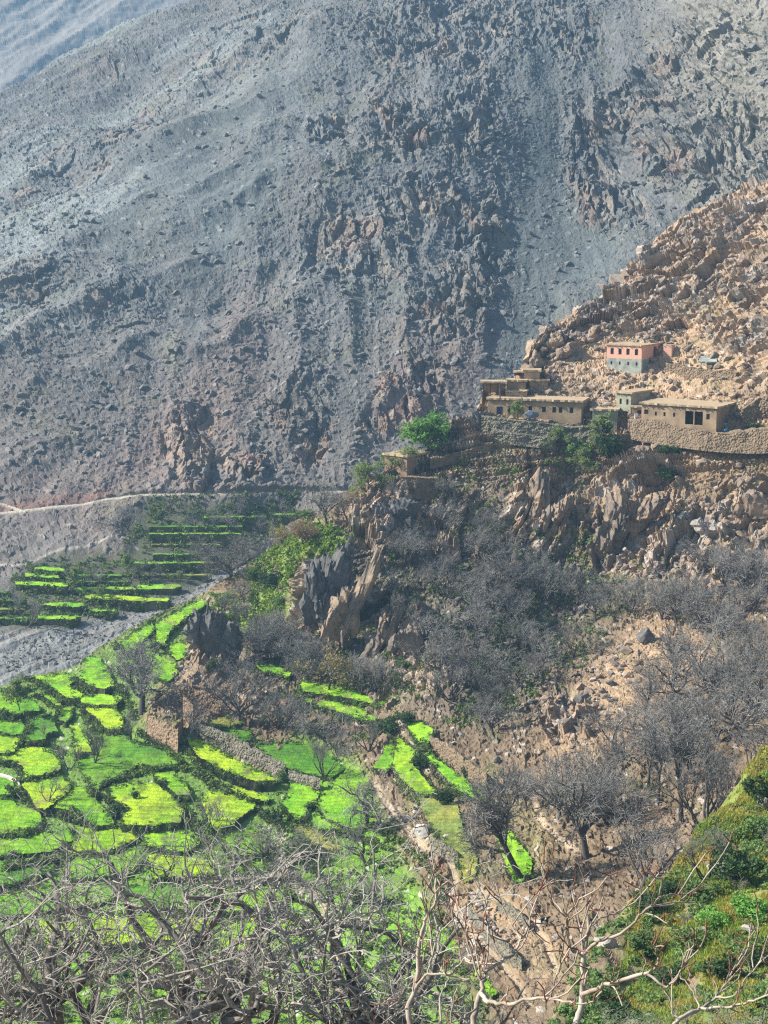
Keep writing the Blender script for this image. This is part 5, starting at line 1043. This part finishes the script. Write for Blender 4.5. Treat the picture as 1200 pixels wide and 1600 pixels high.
P_, q = zone_points([([(960,1640),(955,1560),(985,1470),(1000,1385),(1100,1270),(1230,1130),(1260,1640)], 1.)], 13000, 'D', rng, .42, 22); k_ = rng.integers(2, 60, 3500); j_ = rng.integers(np.searchsorted(UD[-1], 1000), np.searchsorted(UD[-1], 1259), 3500); P_ = np.concatenate([P_, PD[k_, j_]]); scrub('bank_grass', 'long yellow green grass on the near bank', P_, rng.uniform(.2, .5, len(P_)), 'grass_tuft', 808, 12, kind='tuft')
P_, q = zone_points([([(780,1680),(860,1590),(910,1490),(1000,1392),(1110,1280),(1230,1150),(1260,1640)], 1.)], 2300, 'D', rng, .5, 26); scrub('bank_scrub', 'low green plants scattered over the near bank', P_, rng.uniform(.2, .55, len(P_)), 'leaf_mid', 809, 40, .10)
P_, q = zone_points([([(190,860),(240,780),(470,780),(440,850),(330,900),(200,900)], .6), ([(-20,940),(40,880),(200,870),(260,940),(100,970),(-20,980)], .4)], 1500, 'A', rng, .42, 16); scrub('far_terrace_scrub', 'dark scrub among the shaded far terraces', P_, rng.uniform(.4, 1.1, len(P_)), 'scrub', 810, 14, .3)
P_, q = zone_points([([(960,660),(1080,620),(1200,560),(1200,900),(1040,900)], .5), ([(780,640),(960,560),(1200,300),(1230,520),(1000,660)], .5)], 500, 'B', rng, .6); scrub('hill_tufts', 'dry olive tufts dotted over the rocky hillside', P_, rng.uniform(.15, .4, len(P_)), 'leaf_mid', 811, 12, .14)

# ------------------------------------------------------------------ houses
class Box:
    def __init__(s): s.V = []; s.Q = []
    def add(s, x0, x1, y0, y1, z0, z1):
        o = len(s.V); s.V += [(x0,y0,z0),(x1,y0,z0),(x1,y1,z0),(x0,y1,z0),(x0,y0,z1),(x1,y0,z1),(x1,y1,z1),(x0,y1,z1)]
        s.Q += [(o,o+3,o+2,o+1),(o+4,o+5,o+6,o+7),(o,o+1,o+5,o+4),(o+1,o+2,o+6,o+5),(o+2,o+3,o+7,o+6),(o+3,o,o+4,o+7)]
    def build(s, name, mat, parent, bevel=0):
        o = mesh_np(name, s.V, s.Q, M[mat], parent=parent); return o
def facade(B, face, a0, a1, z0, z1, ops, th, LA):
    """wall along face A (y=0, runs in x) or B (x=0, runs in y) with real openings [(c, w, zb, h), ...]"""
    xs = sorted(set([a0, a1]+[e for (c, w, zb, h) in ops for e in (c-w/2, c+w/2) if a0 < e < a1]))
    for x0, x1 in zip(xs[:-1], xs[1:]):
        mid = (x0+x1)/2; cuts = sorted([(max(zb, z0), min(zb+h, z1)) for (c, w, zb, h) in ops if abs(mid-c) < w/2 and zb < z1 and zb+h > z0]); z = z0
        for (b, t) in cuts+[(z1, z1)]:
            if b > z+1e-4:
                if face == 'A': B.add(x0, x1, 0, th, z, b)
                else: B.add(-th, 0, x0, x1, z, b)
            z = max(z, t)
def opening_parts(root, face, ops, kind, frame_mat, pane_mat, th=.35):
    for (c, w, zb, h) in ops:
        p = Box(); f = Box(); d = th*.6; t = .09
        if face == 'A':
            p.add(c-w/2, c+w/2, d, d+.05, zb, zb+h)
            for (x0, x1, z0, z1) in ((c-w/2-t, c-w/2, zb-t, zb+h+t), (c+w/2, c+w/2+t, zb-t, zb+h+t), (c-w/2, c+w/2, zb+h, zb+h+t), (c-w/2, c+w/2, zb-t, zb)): f.add(x0, x1, -.05, -.002, z0, z1)
        else:
            p.add(-d-.05, -d, c-w/2, c+w/2, zb, zb+h)
            for (x0, x1, z0, z1) in ((c-w/2-t, c-w/2, zb-t, zb+h+t), (c+w/2, c+w/2+t, zb-t, zb+h+t), (c-w/2, c+w/2, zb+h, zb+h+t), (c-w/2, c+w/2, zb-t, zb)): f.add(.002, .05, x0, x1, z0, z1)
        if kind == 'opening': o = p.build('doorway', pane_mat, root)
        else: o = p.build(kind, pane_mat, root)
        if frame_mat: f.build('frame', frame_mat, o)
def roof_slab(root, x0, x1, y0, y1, z, th, over, mat, seed, name='roof'):
    rng = np.random.default_rng(seed); nx = max(4, int((x1-x0+2*over)/.5)); ny = max(4, int((y1-y0+2*over)/.5))
    X, Y = np.meshgrid(np.linspace(x0-over, x1+over, nx), np.linspace(y0-over, y1+over, ny)); n = X.shape
    edge = (X < x0)|(X > x1)|(Y < y0)|(Y > y1)
    Z = z+th+.12*fbm(X/1.5, Y/1.5, seed, 3)+.10*np.exp(-np.minimum(np.minimum(X-x0+over, x1+over-X), np.minimum(Y-y0+over, y1+over-Y))/.35)
    J = .12*rng.normal(size=n)*edge; top = np.stack([X+J, Y+.10*rng.normal(size=n)*edge, Z], -1).reshape(-1, 3); bot = top.copy(); bot[:, 2] = z+.004
    Q = grid_quads(*n)[:, ::-1]; m = len(top); ring = np.concatenate([np.arange(n[1]), np.arange(1, n[0])*n[1]+n[1]-1, (n[0]-1)*n[1]+np.arange(n[1]-2, -1, -1), np.arange(n[0]-2, 0, -1)*n[1]])
    r2 = np.roll(ring, -1); Q = np.concatenate([Q, grid_quads(*n)+m, np.stack([ring, r2, r2+m, ring+m], -1)])
    return mesh_np(name, np.concatenate([top, bot]), Q, M[mat], parent=root)
def house(name, label, uv, r, LA, LB, H, wallm, winA=(), winB=(), doorA=(), doorB=(), roofm='mud_roof', over=.35, rth=.28, plinth=2.5, lower=None, winlow=(), cat='house', frame='white', door='dark_wood', fwd=1.2, seed=1, openA=(), dz=0.):
    P = loc(*uv, 'B') if uv[1] < 5000 else None; P = Vector(ray(uv[0], uv[1], P.y-fwd))
    root = empty(name, P+Vector((0, 0, dz)), -math.radians(r)); th = .35
    opsA = list(winA)+list(doorA)+list(winlow)+list(openA); opsB = list(winB)+list(doorB)
    def walls(z0, z1, mat):
        B = Box(); facade(B, 'A', -LA, 0, z0, z1, opsA, th, LA); facade(B, 'B', th, LB, z0, z1, opsB, th, LA)
        B.add(-LA, -LA+th, th, LB, z0, z1); B.add(-LA+th, -th, LB-th, LB, z0, z1); B.build('wall', mat, root)
    if lower: walls(-plinth, lower[0], lower[1]); walls(lower[0], H, wallm)
    else: walls(-plinth, H, wallm)
    b = Box(); b.add(-LA+th, -th, th, LB-th, -.2, -.1); b.build('floor', 'mud_brown', root)
    opening_parts(root, 'A', winA, 'window', frame, 'pane'); opening_parts(root, 'A', winlow, 'window', None, 'pane'); opening_parts(root, 'B', winB, 'window', frame, 'pane')
    opening_parts(root, 'A', doorA, 'door', 'dark_wood', door); opening_parts(root, 'B', doorB, 'door', 'white' if frame == 'white' else 'dark_wood', door)
    roof_slab(root, -LA, 0, 0, LB, H+.002, rth, over, roofm, seed)
    bm = Box()
    k = 0
    while k*1.1+.5 < LA: bm.add(-.5-k*1.1, -.38-k*1.1, -over-.12, -.003, H-.18, H-.06); k += 1
    bm.build('roof_beams', 'dark_wood', root)
    tag(root, label, cat); return root
P0 = lambda n, L, s=0: [-L*(k+.5)/n + s for k in range(n)]
house('house', 'salmon pink two storey house with a grey lower storey', (1002,579), 33, 7.9, 10.8, 4.95, 'pink', winA=[(c, .75, 3.1, 1.25) for c in (-6.7,-4.9,-3.1,-1.2)], winB=[], winlow=[(c, .4, .95, .7) for c in (-6.8,-4.9,-3.0,-1.1)], doorB=[(6.6, 1.2, 2.45, 2.0)], lower=(2.3, 'cement'), frame=None, door='red_door', seed=5, fwd=1.5, roofm='mud_roof', over=.22, rth=.16)
house('house', 'long beige mud house behind the walled terrace', (908,656), 18, 19.2, 6.5, 3.5, 'mud', winA=[(c, .75, 1.25, 1.15) for c in (-2.0,-4.2,-5.5,-7.6,-10.4)]+[(-14.6,.75,1.3,1.0)], winB=[(3, .6, 1.6, .8)], doorA=[(-16.8, 1.0, 0, 2.0)], frame=None, door='blue_door', seed=6, fwd=2)
house('house', 'long beige house with a wide twin doorway at the right', (1119,667), 32, 15.4, 9.2, 3.5, 'mud', winA=[(-1.7,.7,1.3,1.1)]+[(c, .45, 1.4, .8) for c in (-8.6,-10.6,-12.4)]+[(-14.4,.9,1.6,.9)], openA=[(-5.5, 1.7, .1, 2.6), (-3.6, 1.7, .1, 2.6)], frame=None, seed=7, fwd=3)
house('house', 'small grey green house with two windows between the long houses', (985,650), 42, 3.4, 7.6, 4.4, 'greenish', winA=[(-.8,.55,2.2,1.1),(-2.4,.55,2.2,1.1)], openA=[(-1.2, 1.3, -.4, 1.3)], frame=None, seed=8, fwd=1.2, roofm='mud_roof')
house('hut', 'tiny mud hut with a dark doorway and washing in front', (1006,651), 14, 2.4, 1.8, 1.7, 'mud', openA=[(-.9,.8,0,1.25)], frame=None, seed=9, fwd=2.2, cat='hut', over=.2, rth=.18)
house('house', 'low beige house left of the grey green one', (964,662), 12, 4.9, 4., 2.5, 'greenish', winA=[(-1.5,.35,1.1,.6),(-3.6,.35,1.1,.5)], frame=None, seed=10, fwd=1.2, roofm='mud_roof')
house('house', 'small square mud tower house with a shaded porch, topmost of the upper houses', (843,601), 6, 3.2, 3.2, 2.7, 'mud', frame=None, seed=11, fwd=.5, openA=[], over=.3)
house('house', 'two sided mud house in the middle of the upper houses', (821,613), 10, 3.9, 3.4, 2.2, 'mud', frame=None, seed=12, fwd=1.0, over=.3, plinth=1.6)
house('hut', 'low mud store under the middle one of the upper houses', (823,622), 8, 4.4, 2.6, 1.25, 'mud', frame=None, seed=13, fwd=1.8, cat='hut', over=.15, rth=.15)
house('hut', 'flat roofed mud store right of the upper houses', (856,604), 6, 3.8, 3., 1.1, 'mud', frame=None, seed=14, fwd=.8, cat='hut', over=.3)
house('hut', 'lone brown mud hut on the crag below the green tree', (636,736), 38, 5.6, 7., 2.7, 'mud_brown', winB=[(3.6,.7,1.1,.9)], frame='white', seed=15, fwd=1.5, cat='hut', over=.25, rth=.3)
# open porch
def porch():
    P = Vector(ray(789, 621, float(DB(789, 632))-.6)); root = empty('porch', P, -.1); B = Box()
    for x in (-4.4, -3., -1.6, -.2): B.add(x-.08, x+.08, .1, .26, -1, 2.9)
    B.build('post', 'dark_wood', root); b = Box(); b.add(-4.8, 0, 3.2, 3.5, -1, 2.9); b.add(-4.8, -4.5, .5, 3.2, -1, 1.2); b.build('wall', 'mud_brown', root)
    roof_slab(root, -4.8, 0, 0, 3.5, 2.902, .26, .3, 'mud_roof', 21); tag(root, 'dark open porch under a flat roof at the left end of the upper houses', 'porch')
porch()
def porch2():
    P = Vector(ray(817, 600, float(DB(830, 600))-.2)); root = empty('porch', P, -.1); B = Box()
    for x in (-1.5, -.4): B.add(x-.07, x+.07, 0, .14, -1, 2.3)
    B.build('post', 'dark_wood', root); b = Box(); b.add(-1.8, .2, 2., 2.2, -1, 2.3); b.build('wall', 'dark_wood', root)
    roof_slab(root, -1.8, .2, 0, 2.2, 2.302, .22, .15, 'mud_roof', 22); tag(root, 'small shaded porch joined to the left of the mud tower house', 'porch')
porch2()
def slab(label, uv, w, d, th, mat, rz, name='roof_slab', cat='roof'):
    P = loc(*uv, 'B'); o = roof_slab(None, -w/2, w/2, 0, d, 0, th, .1, mat, 31, name); o.location = P+Vector((0, -1.2, .9)); o.rotation_euler = (math.radians(14), 0, rz); tag(o, label, cat)
slab('pale flat concrete slab lying on the slope above the right house', (1104,574), 3.4, 3.2, .2, 'cement', -.3, 'concrete_slab', 'slab')
house('shed', 'tiny brown shed on the slope right below the pink house', (1061,578), 20, .9, .9, 1.3, 'mud_brown', frame=None, seed=16, fwd=.6, cat='shed', over=.05, rth=.08, plinth=.8)
house('shed', 'small red brick shed behind the pink house', (1049,560), 30, 1.8, 2., 2.6, 'pink', frame=None, seed=17, fwd=-.5, cat='shed', over=.05, rth=.1, plinth=.8)

# ------------------------------------------------------------------ stone walls
def stone_wall(name, label, line, th, mat='rubble_wall', sheet='B', fwd=.8, ragged=.25, cat='wall', seed=3, batter=.12, cell=.55):
    """line: (u, v_top, v_bottom) along the wall"""
    L = np.array(line, float); D = DB if sheet == 'B' else DD
    P = np.array([[ray(u, vt, float(D(u, vb))-fwd), ray(u, vb, float(D(u, vb))-fwd)] for u, vt, vb in line])
    seg = np.concatenate([[0], np.cumsum(np.linalg.norm(np.diff(P[:, 1], axis=0), axis=1))]); n = max(6, int(seg[-1]/.16)); s = np.linspace(0, seg[-1], n)
    top = np.stack([np.interp(s, seg, P[:, 0, k]) for k in range(3)], -1); bot = np.stack([np.interp(s, seg, P[:, 1, k]) for k in range(3)], -1); bot[:, 2] -= .6
    top[:, 2] += ragged*fbm(s/1.3, s*0, seed, 4)*2; h = np.mean(top[:, 2]-bot[:, 2]); m = max(4, int(h/.16)); f = np.linspace(0, 1, m)[:, None, None]
    G = top[None]*(1-f)+bot[None]*f; G[..., 0] = top[None, :, 0]*(1-f[..., 0])+bot[None, :, 0]*f[..., 0]; G[..., 1] -= batter*h*f[..., 0]
    zz = G[..., 2]; hh, ee, r_ = facets(s[None]/cell+0*zz, zz/(cell*.6), seed+5, .8); G[..., 1] -= .16*hh+.22*np.clip(ee, 0, .35) + .9*fbm(s[None]/2.6+0*zz, zz/1.8, seed+9, 4)*(f[..., 0] > 0)
    back = G[:1].copy(); back[..., 1] += th*.5; back2 = G[:1].copy(); back2[..., 1] += th; back[..., 2] += .08*fbm(s/.5, s*0+4, seed+2, 2); bk3 = back2.copy(); bk3[..., 2] = bot[None, :, 2]
    A = np.concatenate([bk3, back2, back, G]); nr, nc = A.shape[:2]; Q = grid_quads(nr, nc)
    # close both ends
    V = A.reshape(-1, 3); o = mesh_np(name, V, Q, M[mat]); tag(o, label, cat); return o
stone_wall('retaining_wall', 'grey dry stone wall holding up the terrace of the long beige house', [(752,650,672),(775,653,678),(810,657,682),(850,661,684),(890,667,686),(930,668,686)], 3.0, 'dry_stone', seed=41)
stone_wall('retaining_wall', 'lower stone wall below the terrace of the long beige house', [(768,670,684),(800,676,690),(850,683,696),(868,686,698)], 1.5, 'dry_stone', seed=42, fwd=1.2)
stone_wall('retaining_wall', 'tall tan rubble wall under the long house with the twin doorway', [(984,657,680),(1005,655,684),(1040,661,690),(1085,672,696),(1125,678,700),(1165,674,702),(1230,664,700)], 2.6, 'rubble_wall', seed=43, fwd=1.8, batter=.5, cell=.4, ragged=.45)
stone_wall('retaining_wall', 'short stone wall in front of the tiny mud hut', [(985,652,664),(1010,650,662),(1036,646,660)], 1.2, 'rubble_wall', seed=44, fwd=3.0)
stone_wall('retaining_wall', 'tan stone wall on the crag just below the lone hut', [(624,744,772),(650,746,776),(684,748,772)], 2.0, 'rubble_wall', seed=45)
stone_wall('retaining_wall', 'low stone wall running right from the lone hut up to the village', [(672,716,728),(720,706,716),(770,690,700)], 1.0, 'rubble_wall', seed=46)
stone_wall('retaining_wall', 'stone wall on the slope right of the twin doorway house', [(1160,640,664),(1185,622,650),(1230,610,636)], 1.2, 'rubble_wall', seed=47)
stone_wall('retaining_wall', 'stone footing on the slope right of the pink house', [(1040,566,580),(1070,572,588),(1110,580,592),(1150,578,590)], 1.2, 'rubble_wall', seed=48)
stone_wall('field_wall', 'dry stone wall above the long bright tapering plot', [(312,1133,1152),(340,1142,1162),(365,1152,1174),(400,1172,1192),(430,1190,1208),(446,1196,1216)], .9, 'dry_stone', seed=49, fwd=1.0)
stone_wall('field_wall', 'dry stone wall along the lower edge of the dark green slope', [(450,1204,1218),(475,1212,1226),(500,1218,1234)], .9, 'dry_stone', seed=50, fwd=1.0)
stone_wall('field_wall', 'stone terrace wall beside the path near the bottom', [(732,1424,1444),(760,1450,1474),(790,1478,1505),(815,1500,1522)], .8, 'dry_stone', seed=51, fwd=.6)
stone_wall('field_wall', 'short stone wall below the olive yellow strip', [(672,1312,1336),(695,1320,1345),(716,1334,1352)], .8, 'dry_stone', seed=52, fwd=.5)
stone_wall('field_wall', 'mossy stone wall at the foot of the dark leaning tree', [(776,1404,1424),(800,1416,1438),(826,1440,1456)], .8, 'dry_stone', seed=53, fwd=.6)
stone_wall('field_wall', 'crumbling tan wall below the narrow dry terrace', [(672,1150,1166),(700,1166,1186),(726,1186,1212),(760,1210,1240)], .8, 'rubble_wall', seed=54, fwd=.6)
stone_wall('field_wall', 'curved low stone wall in the meadow at the bottom', [(330,1378,1392),(380,1374,1388),(430,1366,1382),(470,1368,1384)], .9, 'dry_stone', seed=55, fwd=.6)
# ruin
rn = empty('ruined_house', loc(270, 1150)); 
for i, ln in enumerate([[(229,1117,1143),(240,1121,1150),(255,1129,1158),(270,1137,1166),(278,1141,1172)], [(278,1140,1170),(282,1130,1156),(286,1120,1140)], [(268,1078,1098),(285,1074,1100),(305,1078,1104),(330,1086,1112),(345,1094,1116)], [(286,1092,1128),(296,1096,1134),(302,1104,1138)], [(300,1072,1082),(322,1078,1088)]]):
    o = stone_wall('wall', None, ln, .6, 'ruin', seed=60+i, fwd=.9, ragged=.5); o.parent = rn; o.matrix_parent_inverse = Matrix.Translation(-rn.location)
    if 'category' in o: del o['category']
tag(rn, 'roofless ruin of red brown earth walls beside the old walnut', 'ruin')

# ------------------------------------------------------------------ small things
def pole(uv, top_v, label, lean=0.):
    P = loc(*uv); H = (uv[1]-top_v)*P.y/F; root = empty('utility_pole', P); t = np.linspace(0, 1, 6)
    V, Q = tube_batch([(np.stack([lean*t, 0*t, -.4+t*(H+.4)], -1)[None], np.linspace(.16, .11, 6)[None], 8)]); mesh_np('post', V, Q, M['pole'], parent=root)
    b = Box(); b.add(-.5+lean, .5+lean, -.17, -.11, H-.45, H-.33); b.build('crossarm', 'pole', root); tag(root, label, 'pole', 'utility poles'); return P+Vector((lean, 0, H-.3))
pA = pole((569,748), 708, 'leaning grey utility pole left of the lone hut', .2); pB = pole((780,648), 602, 'brown utility pole at the left end of the long beige house')
pC = Vector(ray(905, 634, float(DB(905, 650))-2)); pD = Vector(ray(602, 722, float(DB(615, 735))-1)); pE = Vector(ray(800, 604, float(DB(815, 620))-1))
for a, b, sag, lb in ((pB, pC, 1.2, 'thin pale cable sagging in front of the long beige house'), (pA, pD, .3, 'short cable from the leaning pole to the lone hut'), (pB, pE, .3, 'short cable from the brown pole to the upper houses')):
    t = np.linspace(0, 1, 24)[:, None]; C = np.array(a)*(1-t)+np.array(b)*t; C[:, 2] -= sag*4*(t*(1-t))[:, 0]; V, Q = tube_batch([(C[None], np.full((1, 24), .035), 5)]); tag(mesh_np('cable', V, Q, M['wire']), lb, 'cable')
def person(uv, label, fwd, rz, pose=0, shirt='cloth_dark'):
    P = loc(*uv); P = Vector(ray(uv[0], uv[1], P.y-fwd)); root = empty('person', P, rz)
    def skin(name, pts, edges, radii, mat):
        me = bpy.data.meshes.new(name); me.from_pydata(pts, edges, []); me.materials.append(M[mat]); o = bpy.data.objects.new(name, me); COL.objects.link(o); o.parent = root
        md = o.modifiers.new('skin', 'SKIN'); sv = me.skin_vertices[0].data if me.skin_vertices else None
        if sv is None: me.skin_vertices if False else None
        o.modifiers.new('sub', 'SUBSURF').levels = 1; o.modifiers['sub'].render_levels = 2
        for i, r in enumerate(radii): me.skin_vertices[0].data[i].radius = (r, r)
        me.skin_vertices[0].data[0].use_root = True; return o
    s = .18
    pts = [(0,0,.95),(0,0,1.18),(0,0,1.40),(0,0,1.50),(0,-.02,1.62),(0,-.02,1.73), (.19,0,1.40),(.26,.03,1.12),(.24,-.12,.90),(.245,-.16,.82), (-.19,0,1.40),(-.26,.0,1.12),(-.25,-.08,.88),(-.25,-.12,.80),
           (.10,0,.90),(.11,-s*.6,.50),(.11,-s*.2,.08),(.11,-s*.2-.14,.04), (-.10,0,.90),(-.11,s*.2,.50),(-.11,s,.10),(-.11,s-.13,.04)]
    ed = [(0,1),(1,2),(2,3),(3,4),(4,5),(2,6),(6,7),(7,8),(8,9),(2,10),(10,11),(11,12),(12,13),(0,14),(14,15),(15,16),(16,17),(0,18),(18,19),(19,20),(20,21)]
    rad = [.13,.14,.13,.055,.095,.07,.07,.05,.04,.035,.07,.05,.04,.035,.09,.065,.045,.04,.09,.065,.045,.04]
    skin('body', pts, ed, rad, 'skin')
    skin('jacket', [(0,0,.90),(0,0,1.15),(0,0,1.38),(0,0,1.47),(.20,0,1.40),(.27,.03,1.12),(.245,-.11,.92),(-.20,0,1.40),(-.27,0,1.12),(-.255,-.07,.90)], [(0,1),(1,2),(2,3),(2,4),(4,5),(5,6),(2,7),(7,8),(8,9)], [.165,.17,.155,.08,.09,.07,.055,.09,.07,.055], shirt)
    skin('trousers', [(0,0,.96),(.10,0,.88),(.11,-s*.6,.50),(.11,-s*.2,.12),(-.10,0,.88),(-.11,s*.2,.50),(-.11,s,.14)], [(0,1),(1,2),(2,3),(0,4),(4,5),(5,6)], [.15,.11,.085,.065,.11,.085,.065], 'cloth_dark')
    skin('hair', [(0,.0,1.70),(0,.01,1.76)], [(0,1)], [.098,.08], 'cloth_dark')
    tag(root, label, 'person'); return root
person((913,668), 'person in dark clothes climbing the path between the long beige house and the low one', 2.5, .5)
person((795,650), 'person in dark clothes standing by the blue door of the long beige house', 4.2, .2)
def cloth(uv, label, w, h, mat, fwd):
    P = loc(*uv); P = Vector(ray(uv[0], uv[1], P.y-fwd)); X, Z = np.meshgrid(np.linspace(-w/2, w/2, 10), np.linspace(0, h, 8)); Y = .08*np.sin(X*9)*(1-Z/h*.6); G = np.stack([X, Y, Z], -1)
    o = mesh_np('washing', G.reshape(-1, 3), grid_quads(8, 10), M[mat]); md = o.modifiers.new('t', 'SOLIDIFY'); md.thickness = .02; o.location = P; tag(o, label, 'washing')
cloth((994,654), 'white cloth hung beside the doorway of the tiny hut', .8, 1.0, 'cloth_white', 4.4); cloth((1001,654), 'pink cloth hung beside the white one at the tiny hut', .5, .9, 'cloth_pink', 4.4)
def heap(uv, label, w, h, mat, fwd, seed, name='tarpaulin', cat='tarpaulin'):
    rng = np.random.default_rng(seed); V, T = rock_shape(rng, 4, 10, .12); V = V*np.array([w/2, w/3, h/2]); V[:, 2] += h*.3; P = loc(*uv); o = mesh_np(name, V, None, M[mat], T=T, smooth=True); o.location = Vector(ray(uv[0], uv[1], P.y-fwd)); tag(o, label, cat)
heap((829,651), 'grey blue tarpaulin heap in front of the long beige house', 2.4, 1.5, 'grey_tarp', 4.0, 71)
heap((609,797), 'small bright blue tarpaulin on the crag below the lone hut', .9, .6, 'blue_tarp', 1.5, 72)
heap((1134,673), 'small blue plastic bundle on the wall below the twin doorway house', .6, .4, 'blue_tarp', 3.2, 73, 'bundle', 'bundle')
# pale irrigation channel at the left edge
G_ = np.array([loc(u, v) for u, v in [(-30,1204),(0,1212),(14,1217),(24,1222),(30,1226)]]); G_[:, 2] += .35; t = np.linspace(0, 4, 25); C = np.stack([np.interp(t, range(5), G_[:, k]) for k in range(3)], -1)
rows = [C+np.array([0, o_, h_]) for o_, h_ in ((-.3, -.5), (-.3, .0), (-.2, .0), (-.15, -.2), (.15, -.2), (.2, .0), (.3, .0), (.3, -.5))]; A_ = np.stack(rows)
tag(mesh_np('irrigation_channel', A_.reshape(-1, 3), grid_quads(8, 25), M['white']), 'pale concrete irrigation channel at the left edge between the fields', 'channel')
# animal lying on the slope: a black dog with white patches
def animal():
    P = loc(850, 1441); root = empty('dog', P+Vector((0, -.3, .05)), .2)
    def sk(name, pts, ed, rad, mat):
        me = bpy.data.meshes.new(name); me.from_pydata(pts, ed, []); me.materials.append(M[mat]); o = bpy.data.objects.new(name, me); COL.objects.link(o); o.parent = root; o.modifiers.new('skin', 'SKIN'); o.modifiers.new('sub', 'SUBSURF').render_levels = 2
        for i, r in enumerate(rad): me.skin_vertices[0].data[i].radius = (r, r)
        me.skin_vertices[0].data[0].use_root = True
    sk('body', [(0,0,.26),(-.3,0,.25),(-.52,.02,.22),(.28,0,.30),(.45,0,.42),(.60,-.03,.52),(.76,-.06,.48),(-.7,.12,.12),(-.95,.2,.08), (.3,-.16,.10),(.55,-.2,.05),(.3,.16,.10),(.52,.2,.05),(-.45,-.2,.14),(-.2,-.28,.07),(-.42,-.3,.05)],
       [(0,1),(1,2),(0,3),(3,4),(4,5),(5,6),(2,7),(7,8),(3,9),(9,10),(3,11),(11,12),(2,13),(13,14),(14,15)], [.19,.2,.17,.19,.12,.11,.055,.05,.03,.07,.045,.07,.045,.12,.06,.04], 'fur_black')
    sk('white_patch', [(.12,-.10,.32),(.02,-.13,.24),(.22,-.06,.42)], [(0,1),(0,2)], [.13,.10,.09], 'fur_white')
    tag(root, 'black dog with a white patch lying on the dirt beside the path', 'dog')
animal()
#@@END
# ---- haze
hm = bpy.data.materials.new('haze_air'); hm.use_nodes = True; nt = hm.node_tree; nt.nodes.remove(nt.nodes['Principled BSDF'])
pv = nt.nodes.new('ShaderNodeVolumePrincipled'); pv.inputs['Color'].default_value = (.36, .66, 1, 1); pv.inputs['Density'].default_value = .00029
pv.inputs['Anisotropy'].default_value = 0.25
nt.links.new(pv.outputs[0], nt.nodes['Material Output'].inputs['Volume'])
lo = np.array([-900, -60, -120.]); hi = np.array([900, 2700, 1100.])
Vb = [[(lo, hi)[i][0], (lo, hi)[j][1], (lo, hi)[k][2]] for i in (0, 1) for j in (0, 1) for k in (0, 1)]
tag(mesh_np('haze', Vb, [(0, 1, 3, 2), (4, 6, 7, 5), (0, 4, 5, 1), (2, 3, 7, 6), (0, 2, 6, 4), (1, 5, 7, 3)], hm), kind='stuff')
print('SHEETS', [tuple(np.round(q.min(axis=(0, 1)))) + tuple(np.round(q.max(axis=(0, 1)))) for q in (PA, PB, PD)])
